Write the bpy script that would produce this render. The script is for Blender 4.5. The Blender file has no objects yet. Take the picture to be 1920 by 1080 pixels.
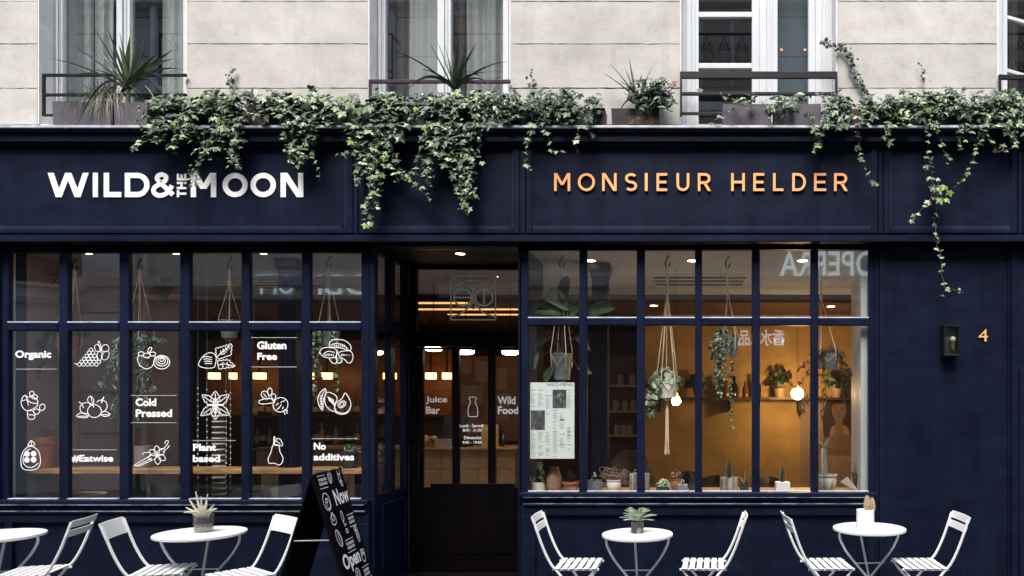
import bpy, bmesh, math, random
from mathutils import Vector, Matrix
random.seed(7)
R = math.radians
SC = bpy.context.scene
COL = SC.collection

# ---------------------------------------------------------------- camera, sky, sun, exposure
F, DIST, VPX, HOR, EYE = 1400.0, 6.67, 1300.0, 760.0, 1.72      # measured from the photograph (its width is 1920)
cam = bpy.data.cameras.new('camera'); cam_o = bpy.data.objects.new('camera', cam); COL.objects.link(cam_o)
cam_o.location = (0, -DIST, EYE); cam_o.rotation_euler = (R(90), 0, 0)
cam.sensor_width = 36; cam.lens = 36 * F / 1920
cam.shift_x = (960 - VPX) / 1920; cam.shift_y = (HOR - 540) / 1920
cam.clip_start = .1; cam.clip_end = 500
SC.camera = cam_o

W = bpy.data.worlds.new('World'); SC.world = W; W.use_nodes = True
nt = W.node_tree; bg = nt.nodes['Background']
sky = nt.nodes.new('ShaderNodeTexSky'); sky.sky_type = 'NISHITA'; sky.sun_disc = False
SUN_EL, SUN_AZ = 56, 188
sky.sun_elevation = R(SUN_EL); sky.sun_rotation = R(SUN_AZ); sky.dust_density = 3; sky.air_density = 1.0; sky.ozone_density = 1
nt.links.new(sky.outputs[0], bg.inputs[0]); bg.inputs[1].default_value = .12
sun = bpy.data.lights.new('sun', 'SUN'); sun.energy = 2.2; sun.angle = R(34); sun.color = (1, .95, .88)
sun_o = bpy.data.objects.new('sun', sun); COL.objects.link(sun_o)
d = Vector((math.sin(R(SUN_AZ)) * math.cos(R(SUN_EL)), math.cos(R(SUN_AZ)) * math.cos(R(SUN_EL)), math.sin(R(SUN_EL))))
sun_o.rotation_euler = d.to_track_quat('Z', 'Y').to_euler(); sun_o.location = (0, -5, 14)
SC.view_settings.view_transform = 'Standard'; SC.view_settings.look = 'None'
SC.view_settings.exposure = 1.35; SC.view_settings.gamma = 1
SC.cycles.use_denoising = True
SC.cycles.max_bounces = 10; SC.cycles.transparent_max_bounces = 16
SC.cycles.sample_clamp_indirect = 6

# ---------------------------------------------------------------- helpers
def K(Y): return (DIST + Y) / F                    # metres per photograph pixel at depth Y behind the shop front
def X(px, Y=0.0): return (px - VPX) * K(Y)
def Z(py, Y=0.0): return EYE + (HOR - py) * K(Y)

ORG = {}
def link(o):
    COL.objects.link(o); return o
def tag(o, label=None, cat=None, group=None, kind=None):
    if label: o['label'] = label
    if cat: o['category'] = cat
    if group: o['group'] = group
    if kind: o['kind'] = kind
    return o
def thing(name, loc, label, cat, group=None, rz=0):
    o = link(bpy.data.objects.new(name, None)); o.location = loc; o.rotation_euler[2] = rz
    o.empty_display_size = .1
    ORG[o.name] = Vector(loc)
    return tag(o, label, cat, group)
def copy_tree(o, parent=None):
    c = link(o.copy())
    if parent: c.parent = parent
    for ch in list(o.children): copy_tree(ch, c)
    return c

class MB:
    def __init__(s): s.v = []; s.f = []; s.m = []
    def add(s, vs, fs, m=0):
        n = len(s.v); s.v += [tuple(p) for p in vs]; s.f += [tuple(i + n for i in f) for f in fs]; s.m += [m] * len(fs); return s
    def box(s, x0, x1, y0, y1, z0, z1, m=0):
        if x0 > x1: x0, x1 = x1, x0
        if y0 > y1: y0, y1 = y1, y0
        if z0 > z1: z0, z1 = z1, z0
        return s.add([(x0,y0,z0),(x1,y0,z0),(x1,y1,z0),(x0,y1,z0),(x0,y0,z1),(x1,y0,z1),(x1,y1,z1),(x0,y1,z1)],
                     [(0,3,2,1),(4,5,6,7),(0,1,5,4),(1,2,6,5),(2,3,7,6),(3,0,4,7)], m)
    def pbox(s, a, b, c, d, Y, depth, m=0):       # box whose front face covers pixels a..b, c..d at depth Y
        return s.box(X(a, Y), X(b, Y), Y, Y + depth, Z(d, Y), Z(c, Y), m)
    def prism(s, pts, y0, y1, m=0):               # pts: (x,z), extruded along y
        n = len(pts)
        ar = sum(pts[i][0]*pts[(i+1)%n][1]-pts[(i+1)%n][0]*pts[i][1] for i in range(n))
        if ar < 0: pts = pts[::-1]
        vs = [(x, y0, z) for x, z in pts] + [(x, y1, z) for x, z in pts]
        fs = [tuple(range(n)), tuple(range(2*n-1, n-1, -1))] + [(i, i+n, (i+1) % n + n, (i+1) % n) for i in range(n)]
        return s.add(vs, fs, m)
    def tube(s, path, r, n=6, m=0, closed=False):
        P = [Vector(p) for p in path]; k = len(P); rs = r if isinstance(r, (list, tuple)) else [r]*k
        up = None; vs = []
        for i in range(k):
            a = P[i-1] if (i > 0 or closed) else P[i]; b = P[(i+1) % k] if (i < k-1 or closed) else P[i]
            t = (b - a)
            if t.length < 1e-9: t = Vector((0,0,1))
            t.normalize()
            if up is None:
                up = t.orthogonal().normalized()
            u = (up - t * up.dot(t))
            if u.length < 1e-6: u = t.orthogonal()
            u.normalize(); up = u; w = t.cross(u)
            for j in range(n):
                a_ = 2*math.pi*j/n
                vs.append(P[i] + (u*math.cos(a_) + w*math.sin(a_))*rs[i])
        fs = []
        for i in range(k if closed else k-1):
            for j in range(n):
                fs.append((i*n+j, i*n+(j+1) % n, ((i+1) % k)*n+(j+1) % n, ((i+1) % k)*n+j))
        if not closed: fs += [tuple(range(n-1, -1, -1)), tuple(range((k-1)*n, k*n))]
        return s.add(vs, fs, m)
    def lathe(s, c, prof, n=20, m=0, cap=True):   # prof: (r,z) from bottom to top
        vs = []
        for r, z in prof:
            for j in range(n):
                a = 2*math.pi*j/n; vs.append((c[0]+r*math.cos(a), c[1]+r*math.sin(a), c[2]+z))
        fs = [(i*n+j, i*n+(j+1) % n, (i+1)*n+(j+1) % n, (i+1)*n+j) for i in range(len(prof)-1) for j in range(n)]
        if cap: fs += [tuple(range(n-1, -1, -1)), tuple(range((len(prof)-1)*n, len(prof)*n))]
        return s.add(vs, fs, m)
    def ball(s, c, r, m=0, n=12, sz=1.0):
        prof = [(max(1e-4, r*math.sin(math.pi*i/8)), -r*sz*math.cos(math.pi*i/8)) for i in range(9)]
        return s.lathe(c, prof, n, m, cap=False)
    def build(s, name, mats, parent=None, bevel=0, smooth=False, label=None, kind=None, cat=None, group=None):
        me = bpy.data.meshes.new(name)
        off = ORG.get(parent.name, Vector((0,0,0))) if parent else Vector((0,0,0))
        me.from_pydata([(x-off[0], y-off[1], z-off[2]) for x, y, z in s.v], [], s.f)
        for m in (mats if isinstance(mats, (list, tuple)) else [mats]): me.materials.append(m)
        if isinstance(mats, (list, tuple)) and len(mats) > 1:
            me.polygons.foreach_set('material_index', s.m)
        if bevel:
            bm = bmesh.new(); bm.from_mesh(me)
            es = [e for e in bm.edges if len(e.link_faces) == 2 and e.calc_face_angle(0) > R(35)]
            bmesh.ops.bevel(bm, geom=es, offset=bevel, segments=1, affect='EDGES', profile=.5, clamp_overlap=True)
            bm.to_mesh(me); bm.free()
        if smooth:
            me.shade_smooth()
            if smooth != 'all': 
                try: me.set_sharp_from_angle(angle=R(40))
                except Exception: pass
        me.update()
        o = link(bpy.data.objects.new(name, me))
        if parent: o.parent = parent; ORG[o.name] = off
        return tag(o, label, cat, group, kind)

def struct(mb, name, mats, **k): return mb.build(name, mats, kind='structure', **k)

# ---------------------------------------------------------------- materials
def mat(name, col, rough=.5, metal=0, var=.0, scale=6, bump=0, bscale=60, stretch=(1,1,1), spec=.5, col2=None, cov=(.4,.65), rvar=0, coat=0, trans=0, sheen=0):
    m = bpy.data.materials.new(name); m.use_nodes = True; N = m.node_tree.nodes; L = m.node_tree.links
    b = N['Principled BSDF']; b.inputs['Base Color'].default_value = (*col, 1); b.inputs['Roughness'].default_value = rough
    b.inputs['Metallic'].default_value = metal; b.inputs['Specular IOR Level'].default_value = spec
    b.inputs['Coat Weight'].default_value = coat
    if trans: b.inputs['Transmission Weight'].default_value = trans
    if var or bump or col2 or rvar:
        tc = N.new('ShaderNodeTexCoord'); mp = N.new('ShaderNodeMapping'); mp.inputs['Scale'].default_value = stretch
        L.new(tc.outputs['Object'], mp.inputs[0])
    if var or col2:
        n1 = N.new('ShaderNodeTexNoise'); n1.inputs['Scale'].default_value = scale; n1.inputs['Detail'].default_value = 8; n1.inputs['Roughness'].default_value = .65
        L.new(mp.outputs[0], n1.inputs[0])
        r = N.new('ShaderNodeValToRGB'); r.color_ramp.elements[0].position = cov[0]; r.color_ramp.elements[1].position = cov[1]
        c2 = col2 or tuple(min(1, c*(1+var)) for c in col)
        c1 = col if col2 else tuple(c*(1-var) for c in col)
        r.color_ramp.elements[0].color = (*c1, 1); r.color_ramp.elements[1].color = (*c2, 1)
        L.new(n1.outputs[0], r.inputs[0]); L.new(r.outputs[0], b.inputs['Base Color'])
    if rvar:
        n3 = N.new('ShaderNodeTexNoise'); n3.inputs['Scale'].default_value = scale*1.7; n3.inputs['Detail'].default_value = 6
        L.new(mp.outputs[0], n3.inputs[0]); mr = N.new('ShaderNodeMapRange')
        mr.inputs['To Min'].default_value = rough-rvar; mr.inputs['To Max'].default_value = rough+rvar
        mr.inputs['From Min'].default_value = .3; mr.inputs['From Max'].default_value = .7
        L.new(n3.outputs[0], mr.inputs[0]); L.new(mr.outputs[0], b.inputs['Roughness'])
    if bump:
        n2 = N.new('ShaderNodeTexNoise'); n2.inputs['Scale'].default_value = bscale; n2.inputs['Detail'].default_value = 7
        L.new(mp.outputs[0], n2.inputs[0]); bp = N.new('ShaderNodeBump'); bp.inputs['Strength'].default_value = 1
        bp.inputs['Distance'].default_value = bump
        L.new(n2.outputs[0], bp.inputs['Height']); L.new(bp.outputs[0], b.inputs['Normal'])
    return m
def emit(name, col, s):
    m = bpy.data.materials.new(name); m.use_nodes = True; b = m.node_tree.nodes['Principled BSDF']
    b.inputs['Base Color'].default_value = (*col, 1); b.inputs['Emission Color'].default_value = (*col, 1); b.inputs['Emission Strength'].default_value = s
    return m
def glass_mat(name, tint=(1,1,1), base=.05, rough=0.0, dirt=.004):
    m = bpy.data.materials.new(name); m.use_nodes = True; N = m.node_tree.nodes; L = m.node_tree.links
    N.remove(N['Principled BSDF']); out = N['Material Output']
    tr = N.new('ShaderNodeBsdfTransparent'); tr.inputs[0].default_value = (*tint, 1)
    gl = N.new('ShaderNodeBsdfGlossy'); gl.inputs['Roughness'].default_value = rough; gl.inputs[0].default_value = (1,1,1,1)
    lw = N.new('ShaderNodeLayerWeight'); lw.inputs[0].default_value = .5
    pw = N.new('ShaderNodeMath'); pw.operation = 'POWER'; pw.inputs[1].default_value = 5; L.new(lw.outputs['Facing'], pw.inputs[0])
    ma = N.new('ShaderNodeMath'); ma.operation = 'MULTIPLY_ADD'; ma.inputs[1].default_value = 1-base; ma.inputs[2].default_value = base; L.new(pw.outputs[0], ma.inputs[0])
    mx = N.new('ShaderNodeMixShader'); L.new(ma.outputs[0], mx.inputs[0]); L.new(tr.outputs[0], mx.inputs[1]); L.new(gl.outputs[0], mx.inputs[2])
    df = N.new('ShaderNodeBsdfDiffuse'); df.inputs[0].default_value = (.6,.6,.6,1)
    tc = N.new('ShaderNodeTexCoord'); n = N.new('ShaderNodeTexNoise'); n.inputs['Scale'].default_value = 3; n.inputs['Detail'].default_value = 6; L.new(tc.outputs['Object'], n.inputs[0])
    mm = N.new('ShaderNodeMath'); mm.operation = 'MULTIPLY'; mm.inputs[1].default_value = dirt; L.new(n.outputs[0], mm.inputs[0])
    m2 = N.new('ShaderNodeMixShader'); L.new(mm.outputs[0], m2.inputs[0]); L.new(mx.outputs[0], m2.inputs[1]); L.new(df.outputs[0], m2.inputs[2])
    L.new(m2.outputs[0], out.inputs[0])
    return m

def stone_mat(name, c1, c2, c3):
    m = bpy.data.materials.new(name); m.use_nodes = True; N = m.node_tree.nodes; L = m.node_tree.links; b = N['Principled BSDF']
    tc = N.new('ShaderNodeTexCoord')
    def noise(s, d=8, st=(1,1,1), rg=.6):
        mp = N.new('ShaderNodeMapping'); mp.inputs['Scale'].default_value = st; L.new(tc.outputs['Object'], mp.inputs[0])
        n = N.new('ShaderNodeTexNoise'); n.inputs['Scale'].default_value = s; n.inputs['Detail'].default_value = d; n.inputs['Roughness'].default_value = rg; L.new(mp.outputs[0], n.inputs[0]); return n.outputs[0]
    def ramp(src, a, ca, bb, cb):
        r = N.new('ShaderNodeValToRGB'); r.color_ramp.elements[0].position = a; r.color_ramp.elements[1].position = bb
        r.color_ramp.elements[0].color = (*ca, 1); r.color_ramp.elements[1].color = (*cb, 1); L.new(src, r.inputs[0]); return r.outputs[0]
    def mixc(fac, a, bb, mode='MIX'):
        x = N.new('ShaderNodeMix'); x.data_type = 'RGBA'; x.blend_type = mode
        if isinstance(fac, float): x.inputs[0].default_value = fac
        else: L.new(fac, x.inputs[0])
        for s_, v in ((6, a), (7, bb)):
            if isinstance(v, tuple): x.inputs[s_].default_value = (*v, 1)
            else: L.new(v, x.inputs[s_])
        return x.outputs[2]
    base = ramp(noise(2.3, 9, (1,1,1.4), .7), .35, c1, .66, c2)
    base = mixc(ramp(noise(5, 10, (1,1,.45), .72), .56, (0,0,0), .72, (.55,.55,.55)), base, c3)
    spots = ramp(noise(42, 3, (1,1,1), .5), .71, (0,0,0), .76, (.7,.7,.7))
    base = mixc(spots, base, (.12,.10,.09))
    base = mixc(ramp(noise(1.1, 9, (2.6,2.6,.35), .7), .55, (0,0,0), .80, (.40,.40,.40)), base, (.22,.205,.19))
    oi = N.new('ShaderNodeObjectInfo'); mr = N.new('ShaderNodeMapRange'); mr.inputs['To Min'].default_value = .93; mr.inputs['To Max'].default_value = 1.06; L.new(oi.outputs['Random'], mr.inputs[0])
    hs = N.new('ShaderNodeHueSaturation'); L.new(mr.outputs[0], hs.inputs['Value']); L.new(base, hs.inputs['Color'])
    L.new(hs.outputs[0], b.inputs['Base Color']); b.inputs['Roughness'].default_value = .9; b.inputs['Specular IOR Level'].default_value = .2
    ad = N.new('ShaderNodeMath'); ad.operation = 'MULTIPLY_ADD'; ad.inputs[1].default_value = .35; L.new(noise(60, 6), ad.inputs[0]); L.new(noise(4, 9, (1,1,1.3)), ad.inputs[2])
    bp = N.new('ShaderNodeBump'); bp.inputs['Strength'].default_value = 1; bp.inputs['Distance'].default_value = .0045; L.new(ad.outputs[0], bp.inputs['Height']); L.new(bp.outputs[0], b.inputs['Normal'])
    return m

def navy_mat(name, base, light, dustc=(.10,.12,.16)):
    m = bpy.data.materials.new(name); m.use_nodes = True; N = m.node_tree.nodes; L = m.node_tree.links; b = N['Principled BSDF']
    tc = N.new('ShaderNodeTexCoord')
    def noise(s, st, d=8, rg=.6):
        mp = N.new('ShaderNodeMapping'); mp.inputs['Scale'].default_value = st; L.new(tc.outputs['Object'], mp.inputs[0])
        n = N.new('ShaderNodeTexNoise'); n.inputs['Scale'].default_value = s; n.inputs['Detail'].default_value = d; n.inputs['Roughness'].default_value = rg; L.new(mp.outputs[0], n.inputs[0]); return n.outputs[0]
    r = N.new('ShaderNodeValToRGB'); r.color_ramp.elements[0].position = .3; r.color_ramp.elements[1].position = .7
    r.color_ramp.elements[0].color = (*base, 1); r.color_ramp.elements[1].color = (*light, 1)
    L.new(noise(3.0, (1,1,3.0)), r.inputs[0])
    r2 = N.new('ShaderNodeValToRGB'); r2.color_ramp.elements[0].position = .73; r2.color_ramp.elements[1].position = .80
    r2.color_ramp.elements[0].color = (0,0,0,1); r2.color_ramp.elements[1].color = (.45,.45,.45,1); L.new(noise(38, (1,1,.6), 4, .5), r2.inputs[0])
    x = N.new('ShaderNodeMix'); x.data_type = 'RGBA'; L.new(r2.outputs[0], x.inputs[0]); L.new(r.outputs[0], x.inputs[6]); x.inputs[7].default_value = (*dustc, 1)
    rs_ = N.new('ShaderNodeValToRGB'); rs_.color_ramp.elements[0].position = .32; rs_.color_ramp.elements[1].position = .7
    rs_.color_ramp.elements[0].color = (.62,.62,.64,1); rs_.color_ramp.elements[1].color = (1.25,1.22,1.15,1); L.new(noise(1.5, (3.2,1,.35), 9, .7), rs_.inputs[0])
    x3 = N.new('ShaderNodeMix'); x3.data_type = 'RGBA'; x3.blend_type = 'MULTIPLY'; x3.inputs[0].default_value = 1; L.new(x.outputs[2], x3.inputs[6]); L.new(rs_.outputs[0], x3.inputs[7])
    rd = N.new('ShaderNodeValToRGB'); rd.color_ramp.elements[0].position = .60; rd.color_ramp.elements[1].position = .80
    rd.color_ramp.elements[0].color = (0,0,0,1); rd.color_ramp.elements[1].color = (.22,.22,.22,1); L.new(noise(2.6, (1.4,1,.5), 10, .75), rd.inputs[0])
    x4 = N.new('ShaderNodeMix'); x4.data_type = 'RGBA'; L.new(rd.outputs[0], x4.inputs[0]); L.new(x3.outputs[2], x4.inputs[6]); x4.inputs[7].default_value = (*[c*.6 for c in dustc], 1)
    L.new(x4.outputs[2], b.inputs['Base Color'])
    mr = N.new('ShaderNodeMapRange'); mr.inputs['To Min'].default_value = .30; mr.inputs['To Max'].default_value = .52; L.new(noise(5, (1,1,2)), mr.inputs[0]); L.new(mr.outputs[0], b.inputs['Roughness'])
    b.inputs['Specular IOR Level'].default_value = .10
    bp = N.new('ShaderNodeBump'); bp.inputs['Strength'].default_value = .6; bp.inputs['Distance'].default_value = .003
    ad = N.new('ShaderNodeMath'); ad.operation = 'MULTIPLY_ADD'; ad.inputs[1].default_value = .5; L.new(noise(30, (.25,1,3), 5), ad.inputs[0]); L.new(noise(2.2, (1,1,1), 4), ad.inputs[2])
    L.new(ad.outputs[0], bp.inputs['Height']); L.new(bp.outputs[0], b.inputs['Normal'])
    return m

M = {}
M['stone'] = stone_mat('limewashed_stone', (.385,.374,.350), (.51,.497,.470), (.295,.284,.266))
M['mortar'] = mat('dark_mortar', (.15,.13,.115), .95)
M['stone2'] = stone_mat('street_stone', (.50,.49,.47), (.58,.56,.54), (.38,.37,.36))
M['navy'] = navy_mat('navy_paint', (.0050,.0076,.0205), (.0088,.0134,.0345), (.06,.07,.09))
M['navy_bar'] = navy_mat('navy_gloss_paint', (.0062,.0090,.0265), (.0092,.0138,.0390), (.08,.095,.13))
M['bead_navy'] = navy_mat('lit_navy_bead', (.012,.018,.044), (.020,.029,.066), (.09,.11,.15))  # lighter navy copy: light caught by the beads is put into the colour
M['shade_navy'] = navy_mat('shaded_navy_paint', (.0022,.0014,.0024), (.0030,.0020,.0036), (.010,.009,.011))  # darkened navy copy: shade of the recess and soffit is in the colour
M['sky_glint'] = mat('pale_sky_glint', (.50,.56,.66), .5, 0, .2, 9)  # pale colour stands for sky glare on the glossy bar chamfers
M['edge'] = mat('painted_glint_edge', (.05,.07,.12), .5, 0, 0, 7, col2=(.28,.33,.42), cov=(.4,.6))  # painted glint: sky glare along the riser mouldings, not wear
M['lead'] = mat('lead_flashing', (.42,.45,.50), .5, .1, .25, 9, .002, 40)
M['white_paint'] = mat('old_white_paint', (.50,.53,.56), .45, 0, .06, 5, .0015, 30, (2,2,.3))
M['opp_white'] = mat('street_white_render', (.80,.80,.80), .8, 0, .06, 3)
M['reveal'] = mat('reveal_plaster', (.66,.65,.63), .8, 0, .09, 6, .003, 30)
M['glass'] = glass_mat('shop_glass', (.97,.98,.97), .070)
M['upglass'] = glass_mat('window_glass', (.9,.92,.92), .16)
M['doorglass'] = glass_mat('door_glass', (.97,.97,.97), .03)
M['vinyl'] = mat('white_vinyl', (.92,.95,.96), .5)
M['faint_vinyl'] = mat('grey_etched_vinyl', (.62,.63,.64), .5)
M['letter_white'] = mat('sign_white_paint', (.90,.91,.90), .45, 0, .05, 8)
M['copper'] = mat('copper_letter', (.88,.42,.15), .42, .05, .06, 12)
M['rail'] = mat('black_iron', (.007,.007,.009), .5, 0, .3, 12, .001, 50, spec=.25)
M['rail_brown'] = mat('brown_iron', (.035,.018,.022), .4, .3, .3, 12, .001, 50)
M['planter'] = mat('grey_fibre_planter', (.085,.075,.092), .75, 0, .2, 7, .002, 40)
M['planter_black'] = mat('black_plastic', (.012,.011,.012), .45, 0, .3, 9)
M['planter_brown'] = mat('brown_plastic', (.055,.025,.015), .6, 0, .4, 10)
M['soil'] = mat('rusty_soil', (.045,.022,.012), .95, 0, .6, 45, .006, 60)
M['tarnish'] = mat('rust_flecked_metal', (.03,.02,.016), .7, 0, 0, 30, col2=(.25,.10,.035), cov=(.52,.62))
M['terracotta'] = mat('terracotta', (.42,.17,.09), .8, 0, .2, 12, .001, 60)
M['white_metal'] = mat('white_lacquer', (.84,.85,.85), .38, 0, 0, 26, .0006, 90, col2=(.66,.63,.58), cov=(.60,.82), coat=.15)
M['blackboard'] = mat('black_board', (.004,.003,.004), .6, 0, .3, 10, spec=.08)
M['oak'] = mat('oak', (.42,.24,.11), .5, 0, .35, 4, .001, 60, (1,9,9))
M['oak_dark'] = mat('dark_oak', (.06,.026,.014), .5, 0, .35, 4, .001, 60, (1,9,9))
M['ochre'] = mat('ochre_plaster', (.42,.255,.095), .85, 0, .22, 1.6, .003, 20)
M['plaster'] = mat('warm_grey_plaster', (.30,.235,.235), .85, 0, .12, 3, .002, 30)
M['ceiling'] = mat('grey_ceiling', (.36,.39,.50), .9, 0, .06, 3)
M['ceiling_brown'] = mat('brown_ceiling', (.10,.05,.032), .9, 0, .1, 3)
M['maroon'] = mat('maroon_wall', (.035,.013,.010), .8, 0, .2, 3)
M['floor'] = mat('cement_floor', (.10,.085,.08), .55, 0, .15, 3)
M['tile'] = mat('glazed_tan_tile', (.52,.34,.18), .25, 0, .12, 3, rvar=.08)
M['grout'] = mat('grout', (.14,.09,.06), .9)
M['rope'] = mat('cotton_rope', (.85,.70,.50), .9, 0, .15, 90)
M['iron'] = mat('hook_iron', (.02,.017,.016), .4, .6)
M['pot_grey'] = mat('zinc_pot', (.24,.29,.34), .5, .2, .15, 12)
M['pot_dark'] = mat('dark_pot', (.045,.045,.05), .6, 0, .2, 12)
M['pot_white'] = mat('white_ceramic', (.88,.89,.88), .35, 0, .04, 8)
M['pot_glaze'] = mat('streaky_glazed_ceramic', (.20,.19,.17), .45, 0, 0, 14, stretch=(1.5,1.5,.25), col2=(.62,.60,.54), cov=(.42,.6))
M['pot_tan'] = mat('tan_stoneware', (.36,.22,.13), .55, 0, .15, 8, .001, 30, (.5,.5,5))
M['leather'] = mat('dark_leather', (.012,.006,.005), .6, 0, .2, 12)
M['paper'] = mat('menu_paper', (.74,.80,.80), .7, 0, .02, 3)
M['ink'] = mat('menu_ink', (.30,.33,.34), .8)
M['ink_black'] = mat('black_ink', (.02,.02,.022), .8)
M['photo_dark'] = mat('photo_print', (.05,.055,.08), .5, 0, 0, 22, col2=(.40,.36,.32), cov=(.5,.7))
M['bottle'] = mat('dark_glass_bottle', (.010,.012,.010), .12)
M['label'] = mat('bottle_label', (.45,.43,.38), .7)
M['amber'] = mat('amber_bottle', (.16,.06,.015), .15)
M['curtain'] = mat('voile_curtain', (.50,.51,.50), .9, 0, .08, 4, stretch=(9,9,.3))
M['curtain_dark'] = mat('brown_curtain', (.13,.10,.09), .9, 0, .15, 4, stretch=(9,9,.3))
M['curtain_teal'] = mat('blue_grey_blind', (.10,.135,.155), .9, 0, .08, 4)
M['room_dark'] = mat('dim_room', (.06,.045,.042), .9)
M['bulb'] = emit('globe_bulb_glow', (1,.64,.26), 88)
M['disc'] = emit('pendant_glow', (1,.86,.62), 12)
M['shade'] = emit('amber_shade_glow', (1,.47,.12), 3.8)
M['down'] = emit('downlight_glow', (1,.78,.50), 12)
M['asphalt'] = mat('asphalt', (.05,.05,.052), .9, 0, .2, 30, .004, 150)
M['pave'] = mat('paving', (.12,.115,.115), .85, 0, .12, 5, .003, 60)
M['kerb'] = mat('granite', (.26,.255,.25), .8, 0, .15, 40)
M['metal_grey'] = mat('lamp_reflection_grey', (.42,.42,.42), .35, .9, .1, 20)
M['clear'] = glass_mat('jar_glass', (.86,.90,.90), .10, .03, .10)
M['stems'] = mat('ivy_stem', (.085,.045,.032), .8)
M['root'] = mat('dry_root', (.26,.16,.13), .8)
def leafm(name, col, rough=.42, var=.35, coat=.0):
    m = mat(name, col, rough, 0, var, 25, .001, 90, spec=.55)
    b = m.node_tree.nodes['Principled BSDF']; b.inputs['Coat Weight'].default_value = coat
    return m
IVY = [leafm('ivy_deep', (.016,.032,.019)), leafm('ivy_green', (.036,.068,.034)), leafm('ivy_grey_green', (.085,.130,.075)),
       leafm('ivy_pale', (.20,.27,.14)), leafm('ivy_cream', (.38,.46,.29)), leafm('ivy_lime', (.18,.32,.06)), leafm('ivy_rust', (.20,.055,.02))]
M['yucca'] = leafm('yucca_leaf', (.035,.062,.030)); M['yucca_pale'] = leafm('yucca_leaf_pale', (.17,.21,.12)); M['grassy'] = leafm('dry_sedge', (.22,.20,.14))
M['leaf_dark'] = leafm('indoor_leaf_dark', (.018,.026,.014)); M['leaf_mid'] = leafm('indoor_leaf', (.11,.17,.085)); M['leaf_light'] = leafm('indoor_leaf_light', (.42,.50,.34))
M['succulent'] = leafm('pale_succulent', (.42,.50,.36), .5, .15); M['airplant'] = leafm('dry_airplant', (.60,.55,.44), .6, .15)
M['cactus'] = leafm('tan_cactus', (.42,.30,.17), .7, .2)
M['cove'] = emit('cove_glow', (1,.50,.16), .55); M['added_sign_glow'] = emit('added_glow_white', (.72,.86,.94), .85); M['sign_dim'] = emit('added_glow_dim', (.80,.84,.88), .55)  # sign letters get an added glow so that the panes mirror them
M['glow_green'] = emit('green_exit_glow', (.05,.9,.35), 1.2)

# ---------------------------------------------------------------- text, strokes
def text_geo(body, bold=.0, size=1.0):
    c = bpy.data.curves.new('text', 'FONT'); c.body = body; c.offset = bold; c.resolution_u = 3; c.space_character = 1.0
    o = bpy.data.objects.new('text', c); COL.objects.link(o); bpy.context.view_layer.update()
    me = o.evaluated_get(bpy.context.evaluated_depsgraph_get()).to_mesh()
    vs = [v.co.copy() for v in me.vertices]; fs = [tuple(p.vertices) for p in me.polygons]
    o.evaluated_get(bpy.context.evaluated_depsgraph_get()).to_mesh_clear()
    bpy.data.objects.remove(o); bpy.data.curves.remove(c)
    xs = [v.x for v in vs]; ys = [v.y for v in vs]
    x0, x1, y0, y1 = min(xs), max(xs), min(ys), max(ys)
    return [((v.x-x0)/(x1-x0), (v.y-y0)/(y1-y0)) for v in vs], fs
def text_px(mb, body, x0, x1, y0, y1, Y, bold=.03, m=0):     # text filling a pixel box at depth Y, facing the street
    vs, fs = text_geo(body, bold)
    mb.add([(X(x0+(x1-x0)*u, Y), Y, Z(y1-(y1-y0)*v, Y)) for u, v in vs], fs, m); return mb
def text_uv(mb, body, u0, u1, v0, v1, basis, bold=.03, m=0):  # basis(u,v) -> point; v grows downwards
    vs, fs = text_geo(body, bold)
    mb.add([basis(u0+(u1-u0)*a, v1-(v1-v0)*b) for a, b in vs], fs, m); return mb
JIT = [0]
def ribbon(pts, w, closed=False):
    n = len(pts); L_, R_ = [], []
    for i in range(n):
        a = pts[i-1] if (i or closed) else pts[i]; b = pts[(i+1) % n] if (i < n-1 or closed) else pts[i]
        dx, dy = b[0]-a[0], b[1]-a[1]; l = math.hypot(dx, dy) or 1
        nx, ny = -dy/l*w/2, dx/l*w/2
        L_.append((pts[i][0]+nx, pts[i][1]+ny)); R_.append((pts[i][0]-nx, pts[i][1]-ny))
    q = []
    for i in range(n if closed else n-1):
        j = (i+1) % n; q.append((L_[i], L_[j], R_[j], R_[i]))
    return q
def stroke_px(mb, pts, w, Y, closed=False, m=0, basis=None):
    JIT[0] = (JIT[0]+1) % 9; y = Y - .00012*JIT[0]
    for q in ribbon(pts, w, closed):
        if basis: mb.add([basis(p[0], p[1], JIT[0]) for p in q], [(0,1,2,3)], m)
        else: mb.add([(X(p[0], y), y, Z(p[1], y)) for p in q], [(0,1,2,3)], m)
def ell(cx, cy, rx, ry=None, a0=0, a1=360, rot=0, n=18):
    ry = ry or rx; k = n if a1-a0 >= 360 else n+1; o = []
    for i in range(k):
        a = R(a0+(a1-a0)*i/n); x, y = rx*math.cos(a), ry*math.sin(a); c, s = math.cos(R(rot)), math.sin(R(rot))
        o.append((cx+x*c-y*s, cy+x*s+y*c))
    return o
def smooth(pts, k=5, closed=False):
    n = len(pts); o = []
    for i in range(n if closed else n-1):
        p0 = pts[i-1] if (i or closed) else pts[0]; p1 = pts[i]; p2 = pts[(i+1) % n]; p3 = pts[(i+2) % n] if (i+2 < n or closed) else pts[-1]
        for j in range(k):
            t = j/k
            o.append(tuple(.5*((2*p1[q])+(-p0[q]+p2[q])*t+(2*p0[q]-5*p1[q]+4*p2[q]-p3[q])*t*t+(-p0[q]+3*p1[q]-3*p2[q]+p3[q])*t**3) for q in range(len(p1))))
    if not closed: o.append(tuple(pts[-1]))
    return o

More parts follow.
